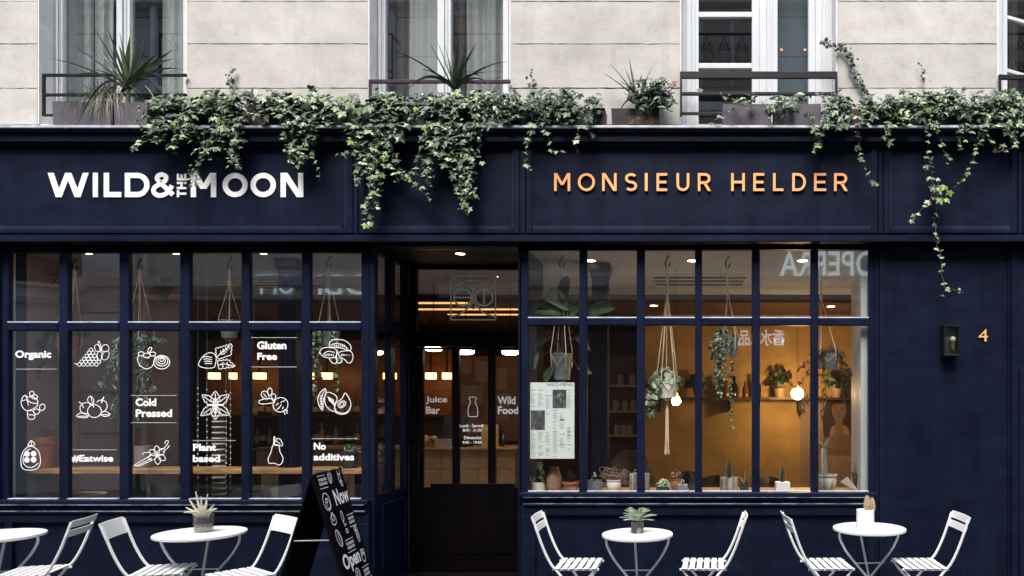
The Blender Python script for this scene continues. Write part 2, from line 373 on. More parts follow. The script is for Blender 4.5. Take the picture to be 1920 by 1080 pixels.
def glyph(ch, x0, x1, y0, y1, t):
    """sans capital as convex pieces in pixel space (y down)"""
    w, h = x1-x0, y1-y0; P = []
    rect = lambda a, b, c, d: P.append([(a, c), (b, c), (b, d), (a, d)])
    def arc(cx, cy, rx, ry, a0, a1, n=16):
        for i in range(n):
            a, b = R(a0+(a1-a0)*i/n), R(a0+(a1-a0)*(i+1)/n)
            P.append([(cx+rx*math.cos(a), cy-ry*math.sin(a)), (cx+rx*math.cos(b), cy-ry*math.sin(b)),
                      (cx+(rx-t)*math.cos(b), cy-(ry-t)*math.sin(b)), (cx+(rx-t)*math.cos(a), cy-(ry-t)*math.sin(a))])
    def diag(xa, ya, xb, yb, wd): P.append([(xa-wd/2, ya), (xa+wd/2, ya), (xb+wd/2, yb), (xb-wd/2, yb)])
    cx = (x0+x1)/2
    if ch == 'I': rect(x0, x1, y0, y1)
    elif ch == 'L': rect(x0, x0+t, y0, y1); rect(x0+t, x1, y1-t, y1)
    elif ch == 'T': rect(x0, x1, y0, y0+t); rect(cx-t/2, cx+t/2, y0+t, y1)
    elif ch == 'E':
        rect(x0, x0+t, y0, y1); rect(x0+t, x1, y0, y0+t); rect(x0+t, x1-t*.3, (y0+y1-t)/2, (y0+y1+t)/2); rect(x0+t, x1, y1-t, y1)
    elif ch == 'H': rect(x0, x0+t, y0, y1); rect(x1-t, x1, y0, y1); rect(x0+t, x1-t, (y0+y1-t)/2, (y0+y1+t)/2)
    elif ch == 'O': arc(cx, (y0+y1)/2, w/2, h/2, 0, 360, 32)
    elif ch == 'D':
        rx = min(w*.58, h/2); c = x1-rx; rect(x0, x0+t, y0, y1); rect(x0+t, c, y0, y0+t); rect(x0+t, c, y1-t, y1); arc(c, (y0+y1)/2, rx, h/2, -90, 90, 18)
    elif ch == 'U': r = w/2; rect(x0, x0+t, y0, y1-r); rect(x1-t, x1, y0, y1-r); arc(cx, y1-r, r, r, 180, 360, 16)
    elif ch == 'R':
        bh = h*.60; r = bh/2; c = x1-t*.2-r; rect(x0, x0+t, y0, y1); rect(x0+t, c, y0, y0+t); rect(x0+t, c, y0+bh-t, y0+bh); arc(c, y0+r, r, r, -90, 90, 12)
        diag(c-t*.2, y0+bh-t*.5, x1-t*.62, y1, t*1.25)
    elif ch == 'S':
        ry = (h+t)/4; arc(cx, y0+ry, w/2, ry, 35, 270, 14); arc(cx, y1-ry, w/2, ry, -145, 90, 14)
    elif ch == 'N': rect(x0, x0+t, y0, y1); rect(x1-t, x1, y0, y1); diag(x0+t*.65, y0, x1-t*.65, y1, t*1.3)
    elif ch == 'M':
        rect(x0, x0+t, y0, y1); rect(x1-t, x1, y0, y1); diag(x0+t*.6, y0, cx, y0+h*.66, t*1.2); diag(x1-t*.6, y0, cx, y0+h*.66, t*1.2)
    elif ch == 'W':
        a = t*.58; q = w*.27; diag(x0+a, y0, x0+q, y1, t*1.12); diag(cx, y0, x0+q, y1, t*1.12); diag(cx, y0, x1-q, y1, t*1.12); diag(x1-a, y0, x1-q, y1, t*1.12)
    elif ch == '&':
        pts = smooth([(x1-.02*w, y1-t*.45), (x0+.62*w, y0+.60*h), (x0+.27*w, y0+.28*h), (x0+.30*w, y0+.12*h), (x0+.48*w, y0+.07*h), (x0+.65*w, y0+.15*h), (x0+.63*w, y0+.31*h), (x0+.38*w, y0+.46*h),
                      (x0+.14*w, y0+.60*h), (x0+.09*w, y0+.77*h), (x0+.24*w, y0+.91*h), (x0+.50*w, y0+.92*h), (x0+.76*w, y0+.78*h), (x0+.93*w, y0+.52*h)], 4)
        P += [list(q) for q in ribbon(pts, t*.88)]
    return P
def letter(ch, box, t, Y, depth, m, parent, name='letter', turn=False):
    x0, x1, y0, y1 = box
    if turn:   # read bottom-to-top
        g = glyph(ch, 0, y1-y0, 0, x1-x0, t); g = [[(x0+q[1], y1-q[0]) for q in p] for p in g]
    else: g = glyph(ch, x0, x1, y0, y1, t)
    mb = MB()
    for i, p in enumerate(g):
        y = Y + .0002*(i % 4)
        mb.prism([(X(a, Y), Z(b, Y)) for a, b in p], y, Y+depth)
    return mb.build(name, m, parent)

# ---------------------------------------------------------------- foliage helpers
def leaf_shape(kind='ivy'):
    if kind == 'ivy':
        pol = [(0,.60),(20,.40),(34,.30),(62,.50),(84,.30),(100,.26),(135,.36),(160,.20),(180,.10)]
        pts = [(r*math.sin(R(a)), -r*math.cos(R(a))) for a, r in pol]; pts += [(-x, y) for x, y in pts[-2:0:-1]]
        return [(x, y+.1) for x, y in pts]
    if kind == 'oval': return [(0,-.55),(.16,-.35),(.24,-.05),(.2,.25),(0,.45),(-.2,.25),(-.24,-.05),(-.16,-.35)]
    if kind == 'heart': return [(0,-.55),(.2,-.3),(.36,0),(.34,.28),(.16,.42),(0,.3),(-.16,.42),(-.34,.28),(-.36,0),(-.2,-.3)]
    if kind == 'long': return [(0,-.6),(.09,-.3),(.11,.05),(.06,.4),(0,.5),(-.06,.4),(-.11,.05),(-.09,-.3)]
def leaf_verts(kind, fold=.12, curl=.15):
    pts = leaf_shape(kind)
    vs = [(0, .02, fold)] + [(x, y, -curl*(x*x+y*y)) for x, y in pts]
    fs = [(0, i+1, (i+1) % len(pts)+1) for i in range(len(pts))]
    return vs, fs
LV = {k: leaf_verts(k) for k in ('ivy','oval','heart','long')}
def orient(normal, tip, roll=0):
    n = Vector(normal).normalized(); t = Vector(tip); t = t - n*t.dot(n)
    if t.length < 1e-4: t = n.orthogonal()
    t.normalize(); x = (-t).cross(n); m = Matrix((x, -t, n)).transposed()
    return m @ Matrix.Rotation(roll, 3, 'Z')
def add_leaf(mb, p, size, normal=(0,-.7,.7), tip=(0,-.3,-1), roll=0, kind='ivy', m=0):
    mt = orient(normal, tip, roll); vs, fs = LV[kind]; p = Vector(p)
    mb.add([p + mt @ (Vector(v)*size) for v in vs], fs, m)
def rnd_normal(up=.7, out=.7, j=.6):
    return (random.gauss(0, j), -out+random.gauss(0, j*.7), up+random.gauss(0, j*.7))
def blade(mb, p0, tip, w, sag=.25, n=8, m=0, fold=.35):
    p0, p1 = Vector(p0), Vector(tip); d_ = p1-p0; mid = p0 + d_*.5 + Vector((0,0,sag*d_.length))
    vs = []
    side = d_.cross(Vector((0,0,1)))
    if side.length < .05*d_.length: side = Vector((1,.2,0))
    side.normalize()
    for i in range(n+1):
        t = i/n; c = p0*(1-t)**2 + mid*2*t*(1-t) + p1*t*t
        ww = w*(.55+.45*min(1, t*4))*(1-t**2.2)+.0006
        tg = ((mid-p0)*(1-t)+(p1-mid)*t); up = side.cross(tg).normalized()
        vs += [c-side*ww/2+up*ww*fold*.5, c-up*ww*fold*.2, c+side*ww/2+up*ww*fold*.5]
    fs = []
    for i in range(n):
        a = i*3; fs += [(a, a+1, a+4, a+3), (a+1, a+2, a+5, a+4)]
    mb.add(vs, fs, m)

# ================================================================ GROUND AND STREET
struct(MB().box(-9, 6.2, -2.1, .1, -.3, 0), 'pavement', M['pave'])
struct(MB().box(-12, 9, -2.25, -2.1, -.3, .002), 'kerb', M['kerb'], bevel=.01)
struct(MB().box(-40, 40, -7.2, -2.25, -.4, -.12), 'road', M['asphalt'])
struct(MB().box(-40, 40, -8.6, -7.2, -.4, 0.0), 'opposite_pavement', M['pave'])
struct(MB().box(-60, 60, -60, 60, -.6, -.45), 'ground', M['asphalt'])

# ================================================================ OPPOSITE SIDE OF THE STREET (seen in the panes)
OY = -8.6
def OX(px): return (px-VPX)*(DIST-OY)/F          # where the opposite front appears, mirrored in the glass
def OZ(py): return EYE+(HOR-py)*(DIST-OY)/F
opp = thing('opposite_house', (0, OY, 0), 'pale stone house across the street, seen only mirrored in the shop panes', 'building')
b = MB(); b.box(-22, 12, OY-.5, OY, 0, 10.4); b.build('wall', M['stone2'], opp)
b = MB()
for k in range(10): b.box(-22, 12, OY, OY+.012, OZ(0)-.42*k*2-.02, OZ(0)-.42*k*2)
b.build('joint', M['mortar'], opp, kind='stuff')
b = MB()
for z, h, p in ((OZ(540), .22, .35), (OZ(563), .10, .2), (7.9, .2, .3), (10.15, .22, .35)):
    b.box(-22, 12, OY, OY+p, z, z+h)
b.build('cornice', M['reveal'], opp, bevel=.02)
for a, c in ((335, 470), (480, 960), (1010, 1610), (1640, 1900)):      # dark shop fronts at street level
    b = MB(); b.box(OX(a), OX(c), OY+.02, OY+.05, .1, OZ(566)); b.build('shop_front', M['maroon'], opp)
b = MB(); b.box(OX(455), OX(1660), OY+.02, OY+.06, OZ(553), OZ(506)); b.build('sign_band', M['opp_white'], opp)
gl = mat('opposite_window_shutter', (.40,.33,.27), .6)
for x0 in (-20.2, -16.6, -13.7, -10.9, -7.7, -5.1, -2.3, 0.2, 3.0, 6.0):
    for z0, h in ((5.2, 2.1), (8.5, 1.5)):
        w = MB(); w.box(x0, x0+1.25, OY+.01, OY+.03, z0, z0+h); wo = w.build('window', gl, opp)
        f = MB(); f.box(x0-.12, x0, OY, OY+.1, z0, z0+h); f.box(x0+1.25, x0+1.37, OY, OY+.1, z0, z0+h); f.box(x0+.58, x0+.67, OY+.03, OY+.07, z0, z0+h)
        f.box(x0-.12, x0+1.37, OY, OY+.12, z0+h, z0+h+.14); f.build('frame', M['white_paint'], wo)
# wrought iron balconies of the opposite house
def spiral(cx, cz, r, turns, s=1, a0=0, n=22):
    return [(cx+s*r*(1-i/n*.85)*math.cos(a0+turns*2*math.pi*i/n), OY+.42, cz+r*(1-i/n*.85)*math.sin(a0+turns*2*math.pi*i/n)) for i in range(n+1)]
for x0 in (-20.3, -16.7, -13.8, -11.0, -7.8, -5.2, -2.4, 0.1, 2.9, 5.9):
    for zb in (8.5, 5.2):
        b = MB(); x1 = x0+1.45
        for z in (zb, zb+.14, zb+.92): b.box(x0-.1, x1+.1, OY+.40, OY+.44, z, z+.035)
        for i in range(4):
            cx = x0+.18+i*.365
            for s in (-1, 1):
                b.tube(spiral(cx+s*.085, zb+.66, .085, 1.4, s, 1.2), .009, 4); b.tube(spiral(cx+s*.08, zb+.32, .075, -1.4, s, -1.2), .009, 4)
                b.tube([(cx, OY+.42, zb+.15), (cx+s*.14, OY+.42, zb+.45), (cx, OY+.42, zb+.9)], .008, 4)
        for x in (x0-.1, x1+.08): b.box(x, x+.03, OY, OY+.44, zb+.90, zb+.93); b.box(x, x+.03, OY+.41, OY+.44, zb, zb+.93)
        b.build('balcony_railing', M['rail'], opp)
b = MB(); b.tube([(OX(252), OY+.12, 0), (OX(252), OY+.12, 10.3)], .07, 8); b.tube([(OX(276), OY+.12, 0), (OX(276), OY+.12, 5.4), (OX(290), OY+.12, 5.8), (OX(290), OY+.12, 10.3)], .055, 8)
b.build('drainpipe', M['opp_white'], opp)
b = MB(); bx_, br_ = OX(62), .95      # rounded bay of the opposite house
b.lathe((bx_, OY, 0), [(br_,0),(br_,OZ(578)),(br_+.12,OZ(576)),(br_+.16,OZ(566)),(br_+.10,OZ(558)),(br_+.10,OZ(550)),(br_+.2,OZ(546)),(br_+.2,OZ(540)),(br_,OZ(539))], 40, cap=False); b.lathe((bx_, OY, 0), [(br_,OZ(474)),(br_+.1,OZ(470)),(br_,OZ(440)),(br_,9)], 40, cap=False)
b.build('rounded_bay', M['opp_white'], opp, smooth=True)
MB().lathe((bx_, OY, 0), [(br_-.04,OZ(539)),(br_-.04,OZ(474))], 40, cap=False).build('bay_window', M['maroon'], opp, smooth=True)
b = MB(); b.box(OX(150), OX(236), OY, OY+.25, 0, 7.5); b.build('white_wall', M['opp_white'], opp)
b = MB()
for y in (523, 586, 650, 735, 812): b.box(OX(150), OX(236), OY+.25, OY+.262, OZ(y)-.02, OZ(y)+.01)
b.build('white_wall_joints', M['mortar'], opp, kind='stuff')
for body, a, c, t, bt, bold, m_ in (('OPERA', 1476, 1634, 470, 518, .01, 'added_sign_glow'), ('DBI', 590, 682, 515, 551, .0, 'added_sign_glow'), ('OFT', 484, 556, 515, 551, .0, 'added_sign_glow')):
    vs, fs = text_geo(body, bold)          # faces the street: seen from there it reads normally, in the panes it is reversed
    b = MB(); b.add([(OX(c)-(OX(c)-OX(a))*u, OY+.1, OZ(bt)+(OZ(t)-OZ(bt))*v) for u, v in vs], fs)
    b.build('lettering', M[m_], opp)
vs, fs = text_geo('香水礼品', .02)
b = MB(); b.add([(OX(1474)-(OX(1474)-OX(1381))*u, OY+.1, OZ(648)+(OZ(617)-OZ(648))*v) for u, v in vs], fs); b.build('lettering', M['added_sign_glow'], opp)

# ================================================================ STONE UPPER WALL
WY = .12
wins = [(70, 350), (690, 957), (1275, 1570), (1870, 2120)]
house = thing('stone_house', (0, .3, 0), 'limewashed stone upper floor with tall windows above the navy shop fronts', 'building')
segs = [(-420, wins[0][0])] + [(wins[i][1], wins[i+1][0]) for i in range(3)] + [(wins[3][1], 2500)]
jt = [234, 165.5, 82.5, 2.5, -78, -160, -242, -324]
rs = random.Random(3)
for a, c in segs:
    for k in range(len(jt)-1):
        off = rs.uniform(-.0025, .0025); dj = rs.uniform(-2, 2)
        x0, x1 = X(a, WY), X(c, WY); z0, z1 = Z(jt[k]+(dj if k else 0)*.3, WY)+.0038, Z(jt[k+1], WY)-.0038
        n = max(3, int((x1-x0)/.05)); pts = []
        for i in range(n+1): pts.append((x0+(x1-x0)*i/n, z0+rs.gauss(0, .0014)))
        for i in range(n, -1, -1): pts.append((x0+(x1-x0)*i/n, z1+rs.gauss(0, .0014)))
        o = MB().prism(pts, WY+off, WY+.075).build('stone_block', M['stone'], house)
b = MB()
for a, c in segs: b.box(X(a, WY)+.004, X(c, WY)-.004, WY+.012, WY+.42, 3.2, Z(-324, WY))
b.box(X(-420, WY), X(2500, WY), WY-.0, WY+.42, Z(-324, WY)+.001, 12.0)
b.build('wall_core', M['mortar'], house)
b = MB(); b.box(X(-420), X(2500), .1, 7, 11.9, 12.3); b.build('roof', M['lead'], house)
# rooms behind the upper windows
ROOMY = 2.6
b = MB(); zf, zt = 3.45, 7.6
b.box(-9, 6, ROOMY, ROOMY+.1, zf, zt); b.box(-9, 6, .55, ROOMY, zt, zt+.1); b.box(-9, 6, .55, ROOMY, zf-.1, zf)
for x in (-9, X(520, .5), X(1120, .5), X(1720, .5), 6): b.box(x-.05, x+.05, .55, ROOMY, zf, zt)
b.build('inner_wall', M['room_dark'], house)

def curtain(name, xa, xb, Y, m, parent, z0, z1, amp=.03, freq=9, seed=0):
    r = random.Random(seed); n = 60; ph = [r.uniform(0, 6) for _ in range(3)]
    vs = []
    for i in range(n+1):
        t = i/n; x = xa+(xb-xa)*t; y = Y+amp*math.sin(t*freq*2+ph[0])+amp*.6*math.sin(t*freq*4.7+ph[1])
        vs += [(x, y, z0), (x+.01*math.sin(ph[2]+t*9), y*1.0+.01, z1)]
    mb = MB(); mb.add(vs, [(2*i, 2*i+2, 2*i+3, 2*i+1) for i in range(n)])
    return mb.build(name, m, parent, smooth='all')
FY, GY = .30, .335
zb, zt = Z(232, WY), Z(-170, WY)
def upper_window(k, glasses, bars=(), curtains=(), lean=0):
    a, c = wins[k]; xa, xb = X(a, WY), X(c, WY)
    w = MB(); w.box(xa-.004, xa+.012, WY+.003, FY+.06, zb, zt); w.box(xb-.012, xb+.004, WY+.003, FY+.06, zb, zt); w.box(xa, xb, WY+.02, FY+.06, zb-.06, zb+.004)
    w.box(xa, xb, WY, WY+.3, zt, zt+.1)
    w = w.build('upper_window', M['reveal'], house)
    edges = [xa+.012] + [v for g in glasses for v in (X(g[0], FY), X(g[1], FY))] + [xb-.012]
    for i in range(0, len(edges), 2):
        l, r_ = edges[i], edges[i+1]; f = MB(); wd = r_-l
        if wd < .015: continue
        f.box(l, r_, FY, FY+.055, zb, zt)
        if wd > .05:      # stepped joinery on the wider stiles
            f.box(l+wd*.28, l+wd*.56, FY-.022, FY, zb, zt); f.box(l+wd*.70, l+wd*.80, FY-.010, FY, zb, zt)
        f.build('window_stile', M['white_paint'], w, bevel=.003)
    for g in glasses:
        p = MB().box(X(g[0], FY)-.01, X(g[1], FY)+.01, GY, GY+.004, zb+.0, zt).build('pane', M['upglass'], w)
    for g, y0, y1, sl in bars:
        f = MB(); x0, x1 = X(g[0], FY)-.0, X(g[1], FY)+.0; Z0, Z1 = Z(y1, FY), Z(y0, FY)
        f.add([(x0,FY+.0,Z0),(x1,FY+.0,Z0-sl),(x1,FY+.05,Z0-sl),(x0,FY+.05,Z0),(x0,FY+.0,Z1),(x1,FY+.0,Z1-sl),(x1,FY+.05,Z1-sl),(x0,FY+.05,Z1)],
              [(0,3,2,1),(4,5,6,7),(0,1,5,4),(1,2,6,5),(2,3,7,6),(3,0,4,7)])
        f.build('window_bar', M['white_paint'], w, bevel=.004)
    for i, (p0, p1, m, Y, amp, fr) in enumerate(curtains):
        curtain('curtain', X(p0, Y), X(p1, Y), Y, M[m], w, zb-.1, zt, amp, fr, k*7+i)
    return w
upper_window(0, [(117, 218), (243, 343)], curtains=[(108, 176, 'curtain', .50, .03, 7), (178, 214, 'curtain', .47, .02, 5), (306, 352, 'curtain', .47, .02, 5)])
upper_window(1, [(722, 820), (845, 943)], curtains=[(712, 768, 'curtain_dark', .52, .03, 6), (766, 824, 'curtain', .5, .012, 5), (838, 872, 'curtain_dark', .5, .02, 5), (874, 950, 'curtain', .56, .03, 6)])
upper_window(2, [(1310, 1410), (1458, 1516)], bars=[((1310, 1410), 22, 32, 0), ((1310, 1410), 118, 128, 0)], curtains=[(1455, 1522, 'curtain_teal', .45, .004, 2)])
upper_window(3, [(1889, 2000)], bars=[((1889, 2000), 28, 35, .16), ((1889, 2000), 128, 135, .16)], curtains=[(1893, 1908, 'curtain_dark', .5, .02, 4)])
b = MB()
for px in (1466, 1510): b.box(X(px-2, FY), X(px+2, FY), GY-.012, GY-.001, Z(93, FY), Z(89, FY))
b.build('brass_catch', M['copper'], house)

# railings in front of the windows
def railing(a, c, bars, posts, m, label, Y=.085):
    t = thing('window_railing', (X((a+c)/2, Y), Y, Z(bars[-1][0], Y)), label, 'railing', 'iron guard rails across the upper windows')
    for y, h, a2, c2 in bars:
        MB().box(X(a2, Y), X(c2, Y), Y-.012, Y+.014, Z(y+h/2, Y), Z(y-h/2, Y)).build('rail', m, t, bevel=.004)
    for x, y0, y1 in posts:
        MB().box(X(x-2, Y), X(x+2, Y), Y-.010, Y+.012, Z(y1, Y), Z(y0, Y)).build('post', m, t)
    return t
railing(80, 350, [(141, 5, 80, 350), (178, 5, 80, 350), (216, 4, 80, 350)], [(82, 139, 218)], M['rail'], 'black iron railing with three bars behind the tall yucca with drooping sedge')
railing(692, 957, [(153, 7, 692, 957), (184, 5, 692, 957)], [(694, 150, 225)], M['rail_brown'], 'brownish iron railing crossed by the spiky dark yucca above the densest ivy')
railing(1275, 1570, [(141, 13, 1275, 1570), (176, 6, 1275, 1570), (213, 5, 1275, 1570)], [(1277, 136, 218), (1568, 136, 218)], M['rail'], 'thick black railing above the two grey troughs, small-paned window behind')
railing(1872, 2120, [(145, 9, 1872, 2120), (174, 5, 1872, 2120)], [(1875, 140, 220), (2117, 140, 220)], M['rail'], 'black railing cut by the right edge of the picture, above the far ivy')

# ================================================================ NAVY FASCIA
fas = thing('shop_fascia', (0, 0, Z(456)), 'long navy painted fascia with framed panels and lead-topped ledge above both shops', 'fascia')
XL, XR = X(-420), X(2500)
CY = -.19
b = MB(); b.box(XL, XR, CY-.012, .12, Z(240.5, CY), Z(235.5, CY)); b.build('lead_ledge', M['lead'], fas, bevel=.003)
b = MB(); b.box(XL, XR, CY+.01, .12, Z(246, CY), Z(240.5, CY)-.001); b.box(XL, XR, CY+.045, .12, Z(262, CY), Z(246, CY)-.001); b.box(XL, XR, CY+.075, .12, Z(266, CY), Z(262, CY)-.001)
b.build('cornice', M['navy'], fas, bevel=.004)
BY = -.055
b = MB(); b.box(XL, XR, BY, .12, Z(456, BY), Z(258, BY)); b.build('backboard', M['shade_navy'], fas)
panels = [(-400, 661), (672, 974), (986, 1646), (1657, 1908), (1919, 2480)]
for a, c in panels:
    t, bt = 264, 438
    fld = MB(); fld.pbox(a+12, c-12, t+6, bt-11, BY-.006, .006); fld = fld.build('panel', M['navy'], fas)
    f = MB(); Y = BY-.030
    f.pbox(a, a+12, t, bt, Y, .030); f.pbox(c-12, c, t, bt, Y, .030)
    f.box(X(a+12, Y)+.0005, X(c-12, Y)-.0005, Y+.001, BY, Z(bt, Y)+.001, Z(bt-10, Y)); f.box(X(a+12, Y)+.0005, X(c-12, Y)-.0005, Y+.001, BY, Z(t+7, Y), Z(t, Y))
    f.build('panel_frame', M['navy'], fld, bevel=.007)
    f = MB(); Y = BY-.014
    f.pbox(a+11, a+15, t+5, bt-9, Y, .014); f.pbox(c-15, c-11, t+5, bt-9, Y, .014); f.box(X(a+15), X(c-15), Y+.001, BY, Z(bt-9, Y), Z(bt-14, Y))
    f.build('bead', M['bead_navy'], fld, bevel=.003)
for i in range(len(panels)-1):
    a, c = panels[i][1]+1.2, panels[i+1][0]-1.2
    MB().pbox(a, c, 262, 438, BY-.022, .022).build('pilaster_strip', M['navy'], fas, bevel=.004)
b = MB(); b.box(XL, XR, BY-.025, BY, Z(447, BY), Z(441, BY)); b.box(XL, XR, BY-.06, BY, Z(456, BY), Z(447.5, BY)); b.build('lower_rail', M['navy'], fas, bevel=.006)

# ---- sign letters
ws = thing('white_shop_sign', (X(330), BY, Z(370)), 'large white capitals spelling WILD & THE MOON on the left fascia panel', 'shop sign')
for ch, a, c in (('W',89,166),('I',174,183),('L',194.5,227),('D',234,280),('&',284,325),('M',357.6,405),('O',417,464),('O',469.5,517),('N',526,568.5)):
    letter(ch, (a, c, 324, 369.5), 9.6, BY-.015, .0085, M['letter_white'], ws)
for ch, a, c in (('T',356.5,369.5),('H',341,354.5),('E',325.5,338)):
    letter(ch, (331.5, 349, a, c), 4.0, BY-.015, .0085, M['letter_white'], ws, turn=True)
cs = thing('copper_shop_sign', (X(1315), BY, Z(358)), 'copper coloured raised capitals spelling MONSIEUR HELDER on the right fascia panel', 'shop sign')
for ch, a, c in (('M',1039,1069),('O',1083.5,1115.5),('N',1129,1156),('S',1172,1194.5),('I',1209,1214.3),('E',1231,1251),('U',1268.5,1292.5),('R',1308.5,1333),
                 ('H',1371,1396.5),('E',1412.5,1433),('L',1449.5,1469),('D',1485.5,1511),('E',1526.5,1549),('R',1564,1589.5)):
    letter(ch, (a, c, 324.5, 358), 4.7, BY-.030, .014, M['copper'], cs)
    MB().pbox((a+c)/2-.6, (a+c)/2+.6, 340, 342, BY-.017, .012).build('pin', M['rail'], cs)

# ================================================================ SHOP WINDOWS
SY = .05
def sheet(mb, x0, x1, z0, z1, Y, ang, th=.005):   # a pane a hair out of true, as old glazing is
    cx = (x0+x1)/2; dy = math.tan(ang)
    mb.add([(x0,Y+(x0-cx)*dy,z0),(x1,Y+(x1-cx)*dy,z0),(x1,Y+(x1-cx)*dy+th,z0),(x0,Y+(x0-cx)*dy+th,z0),
            (x0,Y+(x0-cx)*dy,z1),(x1,Y+(x1-cx)*dy,z1),(x1,Y+(x1-cx)*dy+th,z1),(x0,Y+(x0-cx)*dy+th,z1)],
           [(0,3,2,1),(4,5,6,7),(0,1,5,4),(1,2,6,5),(2,3,7,6),(3,0,4,7)])
def shop_window(name, label, panes, rows, head, sill, xends, tilt):
    cxp = (panes[0][0]+panes[-1][1])/2
    t = thing(name, (X(cxp, SY), SY, Z(sill, SY)), label, 'shop window')
    a0, a1 = xends
    MB().pbox(a0, a1, head, rows[0][0], SY, .07).build('head_rail', M['shade_navy'], t)
    ed = [a0] + [v for p in panes for v in p] + [a1]
    for i in range(0, len(ed), 2):
        nm = 'frame_stile' if i in (0, len(ed)-2) else 'glazing_bar'
        MB().pbox(ed[i], ed[i+1], rows[0][0], rows[1][1], SY, .055).build(nm, M['navy_bar'], t, bevel=.006)
    out = {}
    for j, (a, c) in enumerate(panes):
        MB().box(X(a, SY)+.0005, X(c, SY)-.0005, SY-.012, SY+.05, Z(rows[1][0], SY), Z(rows[0][1], SY)).build('transom', M['navy_bar'], t, bevel=.009)
        f = MB(); f.box(X(a, SY)+.0005, X(c, SY)-.0005, SY-.018, SY+.05, Z(rows[1][1]+5, SY), Z(rows[1][1]-1.5, SY)); f.build('bottom_bead', M['navy_bar'], t, bevel=.009)
        for yb in (rows[0][1], rows[1][1]-1.5): MB().box(X(a, SY)+.002, X(c, SY)-.002, SY-.010, SY+.024, Z(yb, SY)+.0003, Z(yb-2.2, SY)).build('glint_line', M['sky_glint'], t)  # thin strip added as the painted sky glint at each pane foot
        for r_ in (0, 1):
            mb = MB(); sheet(mb, X(a, SY)-.008, X(c, SY)+.008, Z(rows[r_][1], SY)-.008, Z(rows[r_][0], SY)+.008, SY+.026, (tilt[j][r_] if isinstance(tilt[j], tuple) else tilt[j]+(.0012 if r_ else 0)))
            out[(j, r_)] = mb.build('pane', M['glass'], t)
    return t, out
lw_panes = [(15,110),(127,223),(241,337),(355,452),(467.5,565),(581,677)]
rw_panes = [(990,1086),(1100.5,1194),(1209,1303),(1316.5,1410),(1425,1520.5),(1534.5,1629)]
lwin, LP = shop_window('shop_window', 'left shop window of twelve panes with white fruit drawings and slogans on the glass', lw_panes, ((473,605),(620,938)), 456, 940, (-6, 692), [.003,-.004,.002,-.003,.004,-.002])
rwin, RP = shop_window('shop_window', 'right shop window of twelve panes with hanging planters and a row of pots behind', rw_panes, ((467.5,596.5),(610.5,924)), 456, 926, (976, 1642), [.002,-.003,.003,-.004,(.0085,.001),(-.0068,-.001)])

# stall risers under the windows
def riser(x0, x1, top, label, fields, rgt):
    t = thing('stall_riser', (X((x0+x1)/2), .02, 0), label, 'panelling', 'navy panelling under the shop windows')
    MB().box(X(x0), X(x1), -.045, .12, Z(top+9), Z(top+1)).build('sill', M['navy_bar'], t, bevel=.006)
    MB().box(X(x0), X(x1), -.005, .12, Z(top+22), Z(top+9)-.001).build('top_rail', M['navy'], t, bevel=.003)
    MB().box(X(x0)+.02, X(x1)-.02, -.028, .12, Z(top+26.5), Z(top+22.5)).build('moulding', M['navy_bar'], t, bevel=.006)
    MB().box(X(x0)+.03, X(x1)-.03, -.027, -.0055, Z(top+22.49), Z(top+21.2)).build('glint_edge', M['edge'], t)  # pale strip added as a painted glint on the moulding
    MB().box(X(x0)+.03, X(x1)-.03, -.0475, -.0055, Z(top+10.2), Z(top+9.05)).build('glint_edge', M['edge'], t)
    MB().box(X(x0), X(x1), -.010, .12, Z(top+44), Z(top+27)).build('frieze_rail', M['navy'], t, bevel=.004)
    zb_ = .16; b = MB(); b.box(X(x0), X(x1), .022, .12, 0, Z(top+44)-.001); b.build('backboard', M['navy'], t)
    prev = x0
    for a, c in fields + [(x1, x1)]:
        if a > prev: MB().box(X(prev), X(a), -.010, .022, zb_, Z(top+44)-.001).build('stile', M['navy'], t, bevel=.004)
        prev = c
    MB().box(X(x0), X(x1), -.03, .022, 0, zb_-.001).build('skirting', M['navy'], t, bevel=.004)
    return t
riser(-300, 692, 936, 'navy panelled stall riser behind the left tables and the sandwich board', [(-280, 10), (24, 664)], 0)
riser(976, 1642, 922, 'navy panelled stall riser behind the two right-hand bistro tables', [(1004, 1625)], 0)

# right-hand wall with the lamp, and the end beyond it
rwall = thing('navy_wall_panel', (X(1775), .06, 0), 'plain dark navy panelled wall with the box lamp and copper number four', 'wall')
MB().box(X(1664), X(1892), .035, .30, 0, Z(456)).build('panel', M['navy'], rwall)
for a, c, y in ((1642, 1650, .03), (1650, 1659, .012), (1659, 1664, .022), (1892, 1897, .022), (1897, 1906, .004), (1906, 1912, .022)):
    MB().box(X(a)+.0006, X(c)-.0006, y, .3, 0, Z(456)).build('upright_moulding', M['navy'], rwall, bevel=.003)
MB().box(X(1912), X(2500), .03, .3, 0, Z(456)).build('side_panel', M['navy'], rwall)
MB().box(X(1914), X(2490), .015, .03, 0, Z(690)).build('lower_panel', M['navy_bar'], rwall, bevel=.004)
# left end beyond the frame
MB().box(XL, X(-6)-.001, .03, .3, 0, Z(456)).build('left_wall_panel', M['navy'], rwall)
number = thing('house_number', (X(1843), .03, Z(640)), 'copper numeral 4 on the navy wall right of the box lamp', 'house number')
vs, fs = text_geo('4', .0); b = MB(); Y = .018
n0 = len(vs); b.add([(X(1834.5+18*u, Y), Y, Z(640-22.5*v, Y)) for u, v in vs], fs); b.build('numeral', M['copper'], number)
MB().pbox(1846, 1849, 627, 631, .02, .014).build('pin', M['rail'], number)

